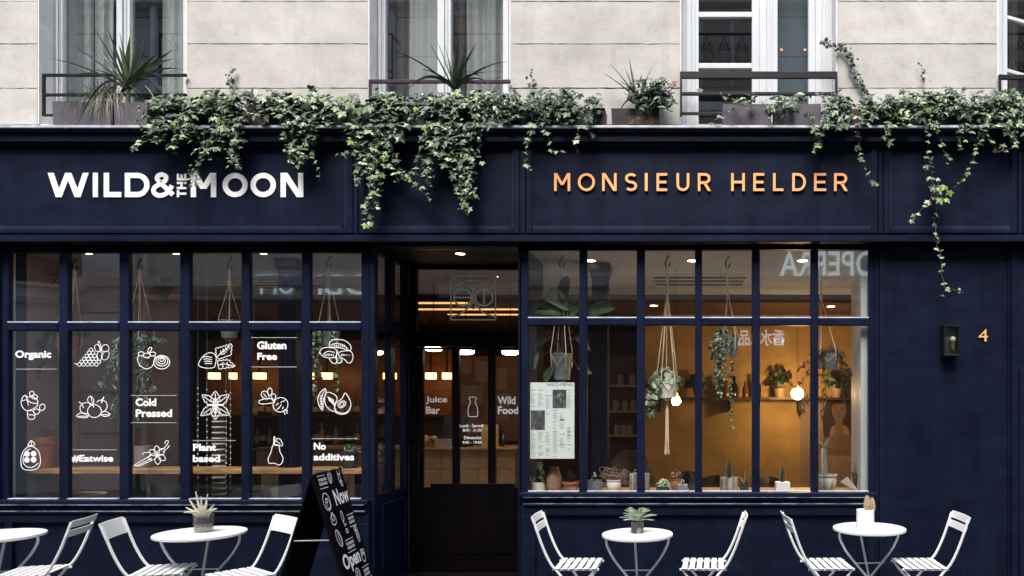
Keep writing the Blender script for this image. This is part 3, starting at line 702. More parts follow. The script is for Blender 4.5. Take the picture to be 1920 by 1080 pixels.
lamp = thing('wall_lamp', (X(1781), .035, Z(668)), 'dark metal box lamp with glass front and brass bulb holder', 'wall lamp')
b = MB(); Y = -.075; k_ = (1770, 1801, 609, 668)
b.box(X(k_[0], Y), X(k_[1], Y), Y, .034, Z(612.5, Y), Z(609, Y)); b.box(X(k_[0], Y), X(k_[1], Y), Y, .034, Z(668, Y), Z(664, Y))
b.box(X(1770, Y), X(1773.5, Y), Y+.001, .034, Z(664, Y), Z(612.5, Y)); b.box(X(1798, Y), X(1801, Y), Y+.001, .034, Z(664, Y), Z(612.5, Y)); b.box(X(1773.5, Y), X(1798, Y), .01, .034, Z(664, Y), Z(612.5, Y))
b.build('housing', M['rail'], lamp, bevel=.003); MB().box(X(1774, Y), X(1797.5, Y), .006, .0095, Z(663, Y), Z(613, Y)).build('reflection_plate', M['metal_grey'], lamp)  # pale plate added to stand for the reflection in the lamp glass
MB().box(X(1773.5, Y), X(1798, Y), Y+.008, Y+.011, Z(664, Y), Z(612.5, Y)).build('front_glass', M['upglass'], lamp)
cxl, cyl = X(1786.5, -.03), -.03
MB().lathe((cxl, cyl, Z(656, -.03)), [(.014,0),(.018,.003),(.018,.06),(.014,.062)], 14).build('bulb_holder', mat('brass', (.75,.48,.16), .3, .8), lamp, smooth=True)
MB().ball((cxl, cyl, Z(636.5, -.03)),   .028).build('bulb', M['pot_white'], lamp, smooth='all')

# ================================================================ ENTRANCE RECESS
ent = thing('shop_entrance', (X(870, .5), .5, 0), 'dark recessed shop entrance with glazed door, transom emblem and side light', 'entrance')
RX = -2.87; RX2 = X(975, .1); DY = .86
# right-hand return of the recess and left return
MB().box(X(692, SY)+.0006, RX-.0, SY+.0, .13, 0, Z(456, .1)).build('corner_post', M['navy'], ent, bevel=.005)
b = MB()
zw0, zw1 = Z(929, .094), Z(472, .094)
b.box(RX-.06, RX, .131, DY, 0, zw0); b.box(RX-.06, RX, .131, DY, zw1, 3.2)
ys = [.131, .132, .416, .518, .784, DY]
for y0, y1 in ((.416, .518), (.784, DY)): b.box(RX-.06, RX, y0, y1, zw0, zw1)
b.build('side_light_frame', M['navy'], ent)
b = MB(); b.box(RX, RX+.014, .20, .78, zw0-.12, zw0-.09); b.box(RX, RX+.014, .20, .23, .2, zw0-.12); b.box(RX, RX+.014, .75, .78, .2, zw0-.12); b.build('side_moulding', M['navy_bar'], ent, bevel=.004)
for y0, y1 in ((.131, .416), (.518, .784)): MB().box(RX-.035, RX-.03, y0-.003, y1+.003, zw0, zw1).build('side_pane', M['glass'], ent)
MB().box(RX-.05, RX+.004, .131, DY, Z(610, .094)-.03, Z(610, .094)+.03).build('side_bar', M['navy'], ent)
MB().box(RX2, X(976, SY)-.0006+.0, .02, .135, 0, Z(456, .1)).build('corner_post', M['navy_bar'], ent, bevel=.006)
MB().box(RX2-.0, RX2+.06, .1355, DY, 0, 3.2).build('right_return', M['shade_navy'], ent)
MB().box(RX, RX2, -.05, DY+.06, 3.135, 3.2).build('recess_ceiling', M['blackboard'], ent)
MB().box(RX+.001, RX2-.001, .05, .12, Z(466, .05), 3.134).build('entrance_header', M['shade_navy'], ent)
MB().box(RX, RX2, -.05, DY+.4, .0, .035).build('threshold', M['blackboard'], ent)
# door wall
b = MB(); xd0, xd1 = RX+.0008, RX2-.0008
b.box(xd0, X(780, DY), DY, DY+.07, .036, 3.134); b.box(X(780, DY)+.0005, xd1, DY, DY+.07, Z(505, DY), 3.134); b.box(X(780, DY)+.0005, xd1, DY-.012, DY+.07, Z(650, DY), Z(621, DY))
b.build('door_frame', M['shade_navy'], ent, bevel=.003)
MB().box(X(780, DY), xd1, DY+.03, DY+.036, Z(621, DY), Z(505, DY)).build('transom_pane', M['doorglass'], ent)
b = MB(); dz0 = .04
b.box(X(780, DY)+.001, X(792, DY), DY+.01, DY+.06, dz0, Z(651, DY)); b.box(X(847, DY), X(860, DY), DY+.01, DY+.06, Z(914, DY), Z(651, DY)); b.box(X(914, DY), X(927, DY), DY+.01, DY+.06, Z(914, DY), Z(651, DY))
b.box(X(982, DY), xd1, DY+.01, DY+.06, dz0, Z(651, DY)) if X(982, DY) < xd1 else None
b.box(X(792, DY)+.0005, xd1, DY+.012, DY+.058, Z(655, DY), Z(651, DY)-.001); b.box(X(792, DY)+.0005, xd1, DY+.012, DY+.058, dz0, Z(914, DY)-.0005)
door = b.build('door', M['shade_navy'], ent, bevel=.003)
b = MB(); b.box(X(806, DY), X(965, DY), DY+.004, DY+.012, .22, .93); b.build('door_panel', M['shade_navy'], door, bevel=.004)
for a, c in ((792, 847), (860, 914), (927, 990)): MB().box(X(a, DY)-.004, min(X(c, DY)+.004, xd1), DY+.03, DY+.036, Z(914, DY)-.004, Z(655, DY)+.004).build('door_pane', M['doorglass'], door)
b = MB(); b.tube([(X(788, DY), DY-.03, Z(905, DY)), (X(788, DY), DY-.05, Z(903, DY)), (X(788, DY), DY-.05, Z(850, DY)), (X(788, DY), DY-.03, Z(848, DY))], .008, 8); b.build('door_handle', M['iron'], door, smooth=True)
b = MB(); g = DY+.028
text_px(b, 'Juice', 798, 838.5, 743, 758, g, .025); text_px(b, 'Bar', 798.5, 825, 762, 776, g, .025); b.build('lettering', M['faint_vinyl'], door); b = MB(); text_px(b, 'Wild', 933, 966.5, 743, 758, g, .025); text_px(b, 'Food', 933.5, 972, 762, 776.5, g, .025)
b.build('lettering', M['faint_vinyl'], door)
b = MB(); text_px(b, 'Lundi - Samedi', 862, 906, 795, 801, g, .01); text_px(b, '8:00 - 21:30', 868, 903, 804, 809, g, .01); text_px(b, 'Dimanche', 870, 902, 817.5, 823.5, g, .01); text_px(b, '9:00 - 19:00', 867, 903, 827, 832, g, .01)
b.build('opening_hours', M['vinyl'], door, kind='stuff')
b = MB()
stroke_px(b, smooth([(880,745),(892,745),(892,750),(891,755),(895,765),(895.5,779),(893,781),(880,781),(878,779),(878,765),(882,755),(881,750)], 3, True), 1.2, g, True); b.build('milk_bottle_drawing', M['faint_vinyl'], door)
# owl emblem in the transom light
b = MB(); q = lambda x, y: (740+x/3.375, 440+y/3.375); g = DY+.028; w_ = 2.6
def E(pts, w=w_, closed=False): stroke_px(b, [q(*p) for p in pts], w*1.25, g, closed)
E([(356,263),(638,263),(638,538),(356,538)], 3.0, True)
E([(358,265),(498,345),(636,265)]); E(ell(430,398,55,52,n=28), 2.6, True); E(ell(565,398,55,52,n=28), 2.6, True)
E([(378,398),(484,398)]); E([(565,348),(565,440)]); E([(497,345),(497,425)])
E(ell(498,330,98,40,200,340)); E([(497,425),(470,455),(497,470),(522,450),(497,425)])
E(smooth([(360,515),(400,508),(440,485),(470,455)],4)); E(smooth([(636,515),(596,508),(550,485),(522,450)],4))
b.build('owl_emblem', M['vinyl'], ent)
def downlight(px, py, z, name='ceiling_spotlight', label='', r=.055, s=1):
    k = (HOR-py)/(z-EYE)          # pixels per metre at that ceiling point
    Y = F/k-DIST; x = (px-VPX)/k
    t = thing(name, (x, Y, z), label, 'spotlight', 'round spotlights set in the ceilings')
    MB().lathe((x, Y, z-.006), [(r*.98,0),(r*1.25,.0),(r*1.25,.006)], 20, cap=False).build('trim_ring', M['white_paint'], t)
    MB().lathe((x, Y, z-.005), [(.001,0),(r,0)], 20, cap=False).build('lens', M['down'], t)
    return t
downlight(863, 475, 3.135, label='round spotlight in the dark ceiling over the entrance door', r=.04)

# ================================================================ DRAWINGS AND SLOGANS ON THE LEFT PANES
GYD = SY+.0235
r1 = lambda x, y: (120+x/8.727, 620+y/8.727)
r2 = lambda x, y: (360+x/6, 630+y/6)
r3 = lambda x, y: (20+x/6, 720+y/6)
r4 = lambda x, y: (340+x/5.647, 720+y/5.647)
class Draw:
    def __init__(s, tf, w=1.35): s.b = MB(); s.tf = tf; s.w = w
    def l(s, pts, closed=False, w=None): stroke_px(s.b, [s.tf(*p) for p in pts], (w or s.w)*.86, GYD, closed); return s
    def c(s, pts, closed=True, k=4, w=None): return s.l(smooth(pts, k, closed), closed, w)
    def e(s, *a, w=None, **k): return s.l(ell(*a, **k), True, w)
    def dab(s, *a, **k):
        p = [s.tf(*q) for q in ell(*a, **k)]; JIT[0] += 1; y = GYD-.0002
        s.b.add([(X(u, y), y, Z(v, y)) for u, v in p], [tuple(range(len(p)))]); return s
    def done(s, name, j, row=1): return s.b.build(name, M['vinyl'], LP[(j, row)])
def words(j, lines, dots):
    b = MB()
    for body, a, c, t, bt in lines: text_px(b, body, a, c, t, bt, GYD, .036)
    b.build('slogan', M['vinyl'], LP[(j, 1)])
    b = MB()
    for a, c, y in dots:
        x = a
        while x < c: b.add([(X(x+dx, GYD), GYD, Z(y+dy, GYD)) for dx, dy in ((-.5,.45),(.5,.45),(.5,-.45),(-.5,-.45))], [(0,1,2,3)]); x += 1.75
    if dots: b.build('dotted_rule', M['vinyl'], LP[(j, 1)])
words(0, [('Organic', 28.5, 96, 657, 675)], [(30, 106, 692)])
words(1, [('#Eatwise', 135, 212.5, 853, 867)], [(137, 219, 843.5)])
words(2, [('Cold', 254, 293, 747, 761.5), ('Pressed', 254.5, 322.5, 767.5, 782)], [(246, 331, 741.5), (246, 331, 792.5)])
words(3, [('Plant', 362, 405.5, 832, 845.5), ('based', 361.5, 412.5, 853, 866.5)], [(362, 441, 826)])
words(4, [('Gluten', 482, 537, 640, 655), ('Free', 482.5, 519.5, 661.5, 675)], [(470, 556, 633), (470, 556, 688)])
words(5, [('No', 588.5, 611, 830, 843.5), ('additives', 588, 664, 850.5, 863.5)], [(583, 672, 822.5)])
# grapes
D_ = Draw(r1, 1.2)
for y, xs in ((552,(250,318,388,458,532)),(508,(290,352,420,492,572)),(462,(330,398,466,520)),(412,(372,440,502)),(360,(408,474)),(312,(440,))):
    for x in xs: D_.e(x, y, 31, 29, n=10)
D_.c([(565,170),(600,230),(610,330),(590,300),(560,210)]).c([(500,260),(540,225),(590,260),(580,330),(520,330)]).c([(640,240),(700,232),(735,280),(720,330),(640,340),(615,300)]).c([(640,370),(700,335),(740,370),(715,450),(650,480),(610,420)])
D_.c([(540,400),(575,340),(625,370),(620,440),(575,490)]).l([(170,530),(215,555)]).done('grape_drawing', 1)
# persimmon and half
D_ = Draw(r1, 1.5); D_.c([(1225,395),(1205,470),(1235,560),(1340,625),(1440,585),(1480,480),(1490,410)], False).e(1355,405,62,35,n=16).e(1262,378,50,34,n=14).e(1450,382,50,34,n=14).c([(1370,350),(1380,300),(1410,272),(1438,290),(1400,350)])
D_.e(1598,515,132,112).e(1600,500,100,80).e(1598,490,62,55).e(1600,478,30,26,n=12).done('persimmon_drawing', 2)
# walnut with leaves
D_ = Draw(r2, 1.4); D_.c([(75,330),(100,260),(160,200),(230,190),(270,235),(265,310),(240,355),(150,360)])
for i in range(4): D_.l([(120+i*8,240+i*25),(160,228+i*26),(225,240+i*24)])
zig = lambda a, c, n, h: [((a[0]+(c[0]-a[0])*i/n)+(h if i % 2 else 0)*-(c[1]-a[1])/math.dist(a, c), (a[1]+(c[1]-a[1])*i/n)+(h if i % 2 else 0)*(c[0]-a[0])/math.dist(a, c)) for i in range(n+1)]
D_.l(zig((265,215),(260,150),4,12)+zig((262,150),(445,95),10,-14)+zig((445,98),(432,215),6,-12)+[(300,262),(265,215)]).l([(275,240),(340,180),(430,110)])
for i in range(4): D_.l([(320+i*28,205-i*26),(325+i*28,160-i*18)]); D_.l([(320+i*28,205-i*26),(370+i*18,200-i*20)])
D_.l(zig((285,285),(400,270),5,-10)+zig((400,270),(480,340),5,-12)+zig((480,340),(300,365),8,-12)+[(285,285)]).l([(290,325),(380,315),(470,338)]).l([(330,320),(350,292)]).l([(390,316),(400,290)]).l([(340,322),(350,350)]).l([(400,320),(410,348)])
D_.done('walnut_drawing', 3)
# mushrooms
D_ = Draw(r2, 1.4); D_.c([(1548,120),(1555,60),(1620,38),(1720,52),(1785,110),(1775,165),(1700,140),(1600,125)]).c([(1560,105),(1620,85),(1700,100),(1755,150)], False)
D_.c([(1440,190),(1465,140),(1540,128),(1610,145),(1635,190),(1600,240),(1500,240)]).c([(1475,205),(1530,172),(1605,185)], False).c([(1540,245),(1570,295),(1610,310),(1630,280),(1610,235)], False)
D_.c([(1650,190),(1700,170),(1780,170),(1810,220),(1800,280),(1760,305),(1710,260),(1665,240)]).c([(1630,165),(1625,240),(1640,305),(1680,290),(1690,250)], False)
for i in range(6): D_.l([(1600+i*22,125),(1606+i*22,100)]); D_.l([(1490+i*20,225),(1498+i*18,200)]); D_.l([(1680+i*18,225-i*2),(1690+i*17,200+i*4)])
D_.done('mushroom_drawing', 5)
# ginger
D_ = Draw(r3, 1.5); D_.e(238,108,26,28,n=12).e(270,145,34,24,n=12).c([(160,125),(125,170),(120,230),(150,280),(195,300),(260,275),(300,240),(300,180),(240,140),(195,150)]).c([(165,130),(200,190),(250,215),(300,215)], False).c([(130,190),(180,180),(200,240)], False)
D_.e(355,262,30,38,rot=25,n=14).e(290,310,34,30,n=12).c([(195,300),(190,350),(205,392),(265,390),(272,340),(250,305)]).l([(195,345),(268,350)]).done('ginger_drawing', 0)
# cherries
D_ = Draw(r3, 1.5); D_.e(942,305,78,72,n=24).c([(865,330),(800,320),(780,260),(820,215),(890,215),(915,240)], False).c([(965,205),(1010,180),(1070,200),(1085,260),(1050,310),(1015,315)], False)
D_.c([(900,235),(865,180),(895,135),(935,180),(925,235)]).l([(900,140),(915,190),(935,265)]).l([(820,270),(800,220),(765,200)]).l([(1020,215),(1035,170),(1050,145)], w=2.2).c([(740,365),(790,325),(875,360),(830,380)]).c([(1010,340),(1060,305),(1120,345),(1060,365)]).l([(760,362),(860,362)]).l([(1020,345),(1110,345)])
D_.done('cherry_drawing', 1)
# jar
D_ = Draw(r3, 1.6); D_.c([(225,700),(165,730),(120,810),(118,910),(150,960),(230,968),(300,950),(335,880),(325,790),(290,730)]).c([(225,730),(180,750),(145,810),(140,890)], False).c([(140,885),(180,930),(250,935),(310,890)], False).l([(190,690),(265,695)]).c([(195,690),(215,650),(232,640),(262,660),(270,690)], False).l([(232,632),(235,690)])
for x, y in ((183,787),(258,785),(182,855),(258,852)): D_.dab(x, y, 33, 32, n=10)
D_.done('fruit_jar_drawing', 0)
# vanilla
D_ = Draw(r3, 1.4); cx, cy = 1650, 800
for a in (200, 150, 95, 40, 330, 275): 
    u, v = math.cos(R(a)), -math.sin(R(a)); L_ = 105
    D_.c([(cx, cy), (cx+u*L_*.55-v*34, cy+v*L_*.55+u*34), (cx+u*L_, cy+v*L_), (cx+u*L_*.55+v*34, cy+v*L_*.55-u*34)])
D_.dab(cx, cy, 14, n=8).c([(1385,915),(1480,860),(1580,800)], False).c([(1400,925),(1500,880),(1590,830)], False).c([(1440,925),(1530,885),(1600,850)], False).l([(1385,915),(1440,925)]).c([(1690,745),(1745,700),(1775,650),(1760,635),(1735,655),(1740,675)], False).c([(1710,765),(1765,720),(1785,690)], False).c([(1490,800),(1490,775),(1560,770)], False)
D_.done('vanilla_drawing', 2)
# mint rosette
D_ = Draw(r4, 1.5); cx, cy = 360, 225
for a, L_, wd in ((90,150,70),(38,185,62),(142,180,62),(-35,185,62),(215,190,62),(-90,150,70)):
    u, v = math.cos(R(a)), -math.sin(R(a)); pts = []
    for s_ in (1, -1):
        seg = []
        for i in range(9):
            t = i/8; wv = wd*math.sin(math.pi*min(1, t*.95+.05))*(1 if i % 2 else .78)
            seg.append((cx+u*L_*t*1.0+s_*v*-wv*.75, cy+v*L_*t+s_*u*wv*.75))
        pts += seg if s_ == 1 else seg[::-1]
    D_.l(pts, True); D_.l([(cx+u*L_*.3, cy+v*L_*.3), (cx+u*L_*.85, cy+v*L_*.85)])
D_.e(360,195,20,45,n=12).e(360,265,18,45,n=12).l([(285,218),(450,218)], w=2).l([(360,150),(360,350)], w=2).done('mint_drawing', 3)
# radish
D_ = Draw(r4, 1.5); D_.e(1050,220,80,76,rot=-30,n=22)
for p in ([(1000,230),(1030,200)],[(1030,260),(1060,215)],[(1070,180),(1050,200)],[(1080,240),(1070,265)],[(1010,270),(1040,250)],[(1095,170),(1075,190)]): D_.l(p)
D_.l([(1075,275),(1100,325)]).l([(1095,265),(1125,315)]).l([(1110,260),(1125,290)]).c([(985,190),(900,210),(825,205),(830,175),(900,155),(960,160)]).c([(900,160),(850,130),(855,85),(900,80),(930,140)]).c([(920,110),(915,65),(935,42),(960,65),(950,115)]).c([(960,150),(950,115),(985,105),(1000,140),(975,175)]).l([(960,165),(990,195)]).l([(870,100),(900,140)]).done('radish_drawing', 4)
# avocado
D_ = Draw(r4, 1.5); D_.c([(1530,95),(1600,100),(1650,150),(1620,230),(1635,290),(1570,270),(1520,200)]).c([(1735,95),(1780,160),(1795,230),(1750,300),(1680,305),(1625,270),(1640,200),(1700,155)]).e(1700,215,45,32,rot=-35,n=16).e(1700,215,26,17,rot=-35,n=10).c([(1630,300),(1700,322),(1760,300),(1790,250)], False)
D_.c([(1525,50),(1475,85),(1445,150),(1455,220),(1495,278),(1500,220),(1505,160),(1530,110)]).l([(1520,60),(1475,150),(1490,260)])
for i in range(5): D_.l([(1460+i*2,130+i*28),(1480,120+i*28),(1498,135+i*26)]); D_.l([(1550+i*14,130+i*8),(1570+i*12,180+i*12)])
D_.done('avocado_drawing', 5)
# pear
D_ = Draw(r4, 1.6); D_.c([(970,650),(1030,650),(1045,720),(1075,780),(1065,835),(1030,858),(985,838),(930,838),(920,790),(950,720)]).c([(985,640),(1010,580),(1050,590),(1072,650),(1030,650)]).l([(985,555),(978,650)], w=2.6).l([(1000,600),(1045,635)]).done('pear_drawing', 4)

# ================================================================ INTERIOR
IL, IR, ZF, ZC = -6.24, 2.75, .03, 3.14
struct(MB().box(-9, IR, .12, 7.2, ZF-.1, ZF), 'floor', M['floor'])
struct(MB().box(-9.1, IR+.1, .13, 2.93, ZC+.0, ZC+.1), 'ceiling', M['ceiling'])
struct(MB().box(-9.1, IR+.1, 2.931, 7.2, ZC-.10, ZC+.1), 'rear_ceiling', M['ceiling_brown'])
struct(MB().box(IL-.15, IL, .24, 2.4, ZF, ZC), 'left_wall', M['plaster']); struct(MB().prism([(0,0),(1,0),(1,1),(0,1)], 0, 1) if False else MB().add([(X(12,.135),.135,ZF),(X(27,.135),.135,ZF),(X(31,.235),.235,ZF),(X(12,.135),.235,ZF),(X(12,.135),.135,ZC),(X(27,.135),.135,ZC),(X(31,.235),.235,ZC),(X(12,.135),.235,ZC)],[(0,3,2,1),(4,5,6,7),(0,1,5,4),(1,2,6,5),(2,3,7,6),(3,0,4,7)]), 'painted_daylight_post', M['opp_white']); struct(MB().box(-9.1, -9, 2.25, 7.2, ZF, ZC), 'rear_left_wall', M['maroon']); struct(MB().box(-9, IL-.151, 2.25, 2.35, ZF, ZC), 'side_wall', M['maroon'])  # white post: daylight on the wall end is put into its colour
struct(MB().box(-.74, IR, 4.2, 4.3, ZF, ZC-.1), 'ochre_wall', M['ochre'])
struct(MB().box(IR, IR+.1, .13, 7.2, ZF, ZC), 'right_wall', M['plaster'])
struct(MB().box(-9, -.74, 6.2, 6.3, ZF, ZC-.1), 'rear_wall', M['maroon'])
struct(MB().box(-.80, -.70, 4.301, 6.2, ZF, ZC-.1), 'partition_wall', M['ochre'])
struct(MB().box(X(1613, .16), X(1642, .13), .14, .55, ZF, ZC), 'window_reveal_wall', M['white_paint'])
def column(pa, pb, Y, label, m='shade_navy'):
    t = thing('iron_column', (X((pa+pb)/2, Y), Y, ZF), label, 'column', 'cast iron columns behind the shop windows')
    r = (X(pb, Y)-X(pa, Y))/2; c = (X((pa+pb)/2, Y), Y, ZF); h = ZC-ZF-.002
    b = MB(); b.box(c[0]-r*.92, c[0]+r*.92, Y-r*.9, Y+r*.9, ZF, ZF+h-.15)
    for k in (-.55, 0, .55): b.box(c[0]+r*k-.012, c[0]+r*k+.012, Y-r*.9-.012, Y-r*.9, ZF+.3, ZF+h-.2)
    b.build('shaft', M['navy'], t, bevel=.004)
    b = MB(); b.box(c[0]-r*1.05, c[0]+r*1.05, Y-r*1.05, Y+r*1.05, ZF+h-.149, ZF+h-.09); b.box(c[0]-r*1.25, c[0]+r*1.25, Y-r*1.25, Y+r*1.25, ZF+h-.089, ZF+h); b.build('capital', M['shade_navy'], t, bevel=.01)
column(529, 564, .62, 'dark cast iron column inside the left window behind the words Gluten Free')
column(1110, 1142, .85, 'dark cast iron column inside the right window, right of the menu sheet')
def vent(pa, pb, y0, y1, label):
    t = thing('ceiling_vent', (0, 1.5, ZC), label, 'vent', 'linear ceiling vents')
    kk = (HOR-y1)/(ZC-EYE); Y1 = F/kk-DIST; kk0 = (HOR-y0)/(ZC-EYE); Y0 = F/kk0-DIST; t.location = (X((pa+pb)/2, Y0), Y0, ZC); ORG[t.name] = t.location.copy()
    x0, x1 = X(pa, Y0), X(pb, Y0); MB().box(x0, x1, Y0, Y1, ZC-.006, ZC-.001).build('vent_back', M['rail'], t)
    for i in range(4): y = Y0+(Y1-Y0)*(i+.0)/3; MB().box(x0, x1, y-.016, y+.016, ZC-.016, ZC-.0065).build('vent_blade', M['white_metal'], t)
vent(1225, 1400, 515, 535, 'slatted air vent in the grey ceiling of the right shop'); vent(384, 560, 525, 541, 'slatted air vent in the grey ceiling of the left shop')
ZC2 = ZC-.1
for px, py, z, lab in ((161,473.5,ZC,'ceiling spotlight at the top of the second pane of the left window'),(325,473.5,ZC,'ceiling spotlight at the top of the third pane of the left window'),(490,473.5,ZC,'ceiling spotlight at the top of the fifth pane of the left window'),
        (1107,488,ZC,'ceiling spotlight by the capital of the right column'),(1299,488,ZC,'ceiling spotlight behind the third and fourth bars of the right window'),(1505,488,ZC,'ceiling spotlight shining through the reflected OPERA letters'),
        (1226,572.5,ZC2,'ceiling spotlight on the brown ceiling left of the knotted macrame hanger'),(1558,574,ZC2,'ceiling spotlight on the brown ceiling in the last pane of the right window')):
    downlight(px, py, z, label=lab, r=.05)
# pendants, bar lights
def pendant_disc(px, py, Y, label):
    x, z = X(px, Y), Z(py, Y); t = thing('pendant_lamp', (x, Y, z), label, 'pendant lamp', 'round white pendant lamps over the counter')
    MB().lathe((x, Y, z), [(.06,-.02),(.09,-.01),(.095,.02)], 20).build('diffuser', M['disc'], t)
    MB().lathe((x, Y, z+.0205), [(.10,0),(.105,.03),(.05,.05),(.01,.06)], 20).build('shade', M['white_metal'], t)
    MB().tube([(x, Y, z+.07), (x, Y, ZC-.101 if Y > 2.93 else ZC)], .004, 4).build('cord', M['rail'], t)
pendant_disc(873, 661, 1.95, 'lit round pendant seen through the middle door pane'); pendant_disc(813, 655, 2.0, 'lit round pendant at the top of the left door pane'); pendant_disc(957, 662, 1.97, 'lit round pendant in the right door pane')
def bar_lamp(px, w, label):
    Y = 4.6; x, z = X(px, Y), Z(705, Y); r = w*K(Y)/2; t = thing('amber_lamp', (x, Y, z), label, 'lamp', 'amber drum lamps over the back bar')
    MB().lathe((x, Y, z-.045), [(r,0),(r,.09)], 16).build('lamp_shade', M['shade'], t)
    MB().lathe((x, Y, z+.046), [(r*1.04,0),(r*1.04,.012),(.012,.03),(.012,ZC2-z-.047)], 16).build('fitting', M['rail'], t)
for px, w, lab in ((402,20,'leftmost amber lamp, above the mint leaf drawing'),(437,13,'amber lamp beside the fourth bar of the left window'),(487,22,'amber lamp under the words Gluten Free'),(583,11,'amber lamp at the left edge of the sixth pane'),(613,20,'amber lamp under the mushroom drawing'),
                   (722,7,'amber lamp glimpsed through the near side light'),(740,7,'amber lamp glimpsed at the bar of the side light'),(758,7,'amber lamp glimpsed in the far side light'),(808,20,'amber lamp in the left door pane'),(838,17,'amber lamp beside the first door bar'),(875,20,'amber lamp in the middle door pane')):
    bar_lamp(px, w, lab)
def globe(px, py, Y, r, label):
    x, z = X(px, Y), Z(py, Y); t = thing('globe_bulb', (x, Y, z), label, 'light bulb', 'bare globe bulbs hanging in the right shop')
    MB().ball((x, Y, z), r, n=16).build('bulb', M['bulb'], t, smooth='all')
    MB().lathe((x, Y, z+r*.93), [(.016,0),(.018,.01),(.018,.05),(.006,.06)], 12).build('socket', M['copper'], t)
    MB().tube([(x, Y, z+r+.05), (x, Y, ZC2 if Y > 2.93 else ZC)], .003, 4).build('cord', M['rail'], t)
globe(1268, 752, 1.1, .046, 'glowing bare bulb under the macrame planter'); globe(1495, 738, 3.3, .080, 'large glowing bare bulb below the shelf plants on the right')
def cove(pa, pb, y, label):
    kk = (HOR-y)/(ZC2-EYE); Y = F/kk-DIST; x0, x1 = X(pa, Y), X(pb, Y); t = thing('cove_light', ((x0+x1)/2, Y, ZC2), label, 'strip light', 'warm strip lights on the rear ceiling')
    MB().box(x0, x1, Y-.08, Y+.08, ZC2-.012, ZC2-.001).build('channel', M['rail'], t); MB().box(x0+.01, x1-.01, Y-.07, Y+.07, ZC2-.018, ZC2-.0125).build('diffuser', M['cove'], t)
cove(775, 880, 566, 'upper warm strip light behind the entrance transom'); cove(778, 975, 578, 'middle warm strip light behind the entrance transom'); cove(840, 975, 588, 'lower warm strip light behind the entrance transom')
ex = thing('exit_light', (X(908, 3.5), 3.5, Z(577, 3.5)), 'small green glowing light behind the owl emblem', 'light')
MB().pbox(901, 916, 573, 579, 3.5, .03).build('lens', M['glow_green'], ex, bevel=.004); MB().tube([(X(908,3.5), 3.52, Z(573,3.5)), (X(908,3.5), 3.52, ZC2)], .004, 4).build('rod', M['rail'], ex)
# shelf on the ochre wall
sh = thing('wall_shelf', (X(1400, 4.0), 4.0, 1.8), 'long dark wall shelf along the ochre wall behind the right window', 'shelf')
MB().box(-.70, 2.7, 3.9, 4.199, Z(745, 4.0)-.035, Z(745, 4.0)).build('board', M['oak_dark'], sh)
for x in (-.5, .5, 1.5, 2.5): MB().box(x, x+.03, 3.95, 4.198, Z(745, 4.0)-.2, Z(745, 4.0)-.036).build('bracket', M['rail'], sh)
zs = Z(745, 4.0)
pd = random.Random(5)
def shelf_plant(px, w, h, label, kind='oval'):
    Y = 4.02; x = X(px, Y); t = thing('shelf_plant', (x, Y, zs+.001), label, 'potted plant', 'plants standing on the wall shelf')
    r = w*K(Y)*.2; MB().lathe((x, Y, zs+.001), [(r*.8,0),(r,.12),(r,.13)], 14).build('pot', M['pot_tan'] if kind == 'oval' else M['pot_dark'], t, smooth=True)
    b = MB()
    for _ in range(46):
        a = pd.uniform(0, 6.28); e = pd.uniform(.1, 1.4); rr = pd.uniform(.4, 1)
        p = (x+math.cos(a)*math.cos(e)*w*K(Y)*.5*rr, Y+math.sin(a)*math.cos(e)*.1, zs+.14+math.sin(e)*h*K(Y)*.75*rr)
        add_leaf(b, p, pd.uniform(.09, .15), (math.cos(a), -1, .6), (math.cos(a), 0, math.sin(e)), pd.uniform(-.5, .5), 'oval' if kind == 'oval' else 'heart', pd.choice((0,0,1)))
    for _ in range(6): a = pd.uniform(-1, 1); b.tube([(x, Y, zs+.1), (x+a*w*K(Y)*.3, Y, zs+.14+h*K(Y)*.5)], .004, 4, 0)
    b.build('foliage', [M['leaf_dark'], M['leaf_mid']], t, kind='stuff')
shelf_plant(1462, 58, 46, 'bushy rounded-leaf plant in a tan pot left of the large bulb'); shelf_plant(1310, 50, 34, 'dark plant on the shelf right of the macrame planter', 'heart'); shelf_plant(1228, 40, 30, 'dark plant on the shelf behind the macrame planter', 'heart'); shelf_plant(1570, 54, 42, 'dark plant on the shelf above the portrait poster')
for i, (px, h, m, lab) in enumerate(((1362,.24,'amber','amber jar on the shelf under the blue-grey hanging pot'),(1376,.30,'bottle','tall dark bottle on the shelf under the blue-grey hanging pot'),(1398,.22,'amber','amber jar on the shelf beside the fourth bar of the right window'),(1421,.26,'bottle','dark bottle on the shelf left of the bushy plant'))):
    Y = 4.02; t = thing('shelf_jar', (X(px, Y), Y, zs+.001), lab, 'jar', 'jars standing on the wall shelf')
    MB().lathe((X(px, Y), Y, zs+.001), [(.045,0),(.047,.02),(.047,h*.6),(.022,h*.75),(.02,h)], 14).build('body', M[m], t, smooth=True)
    MB().lathe((X(px, Y), Y, zs+.002+h), [(.023,0),(.023,.02)], 12).build('cap', M['oak'], t)
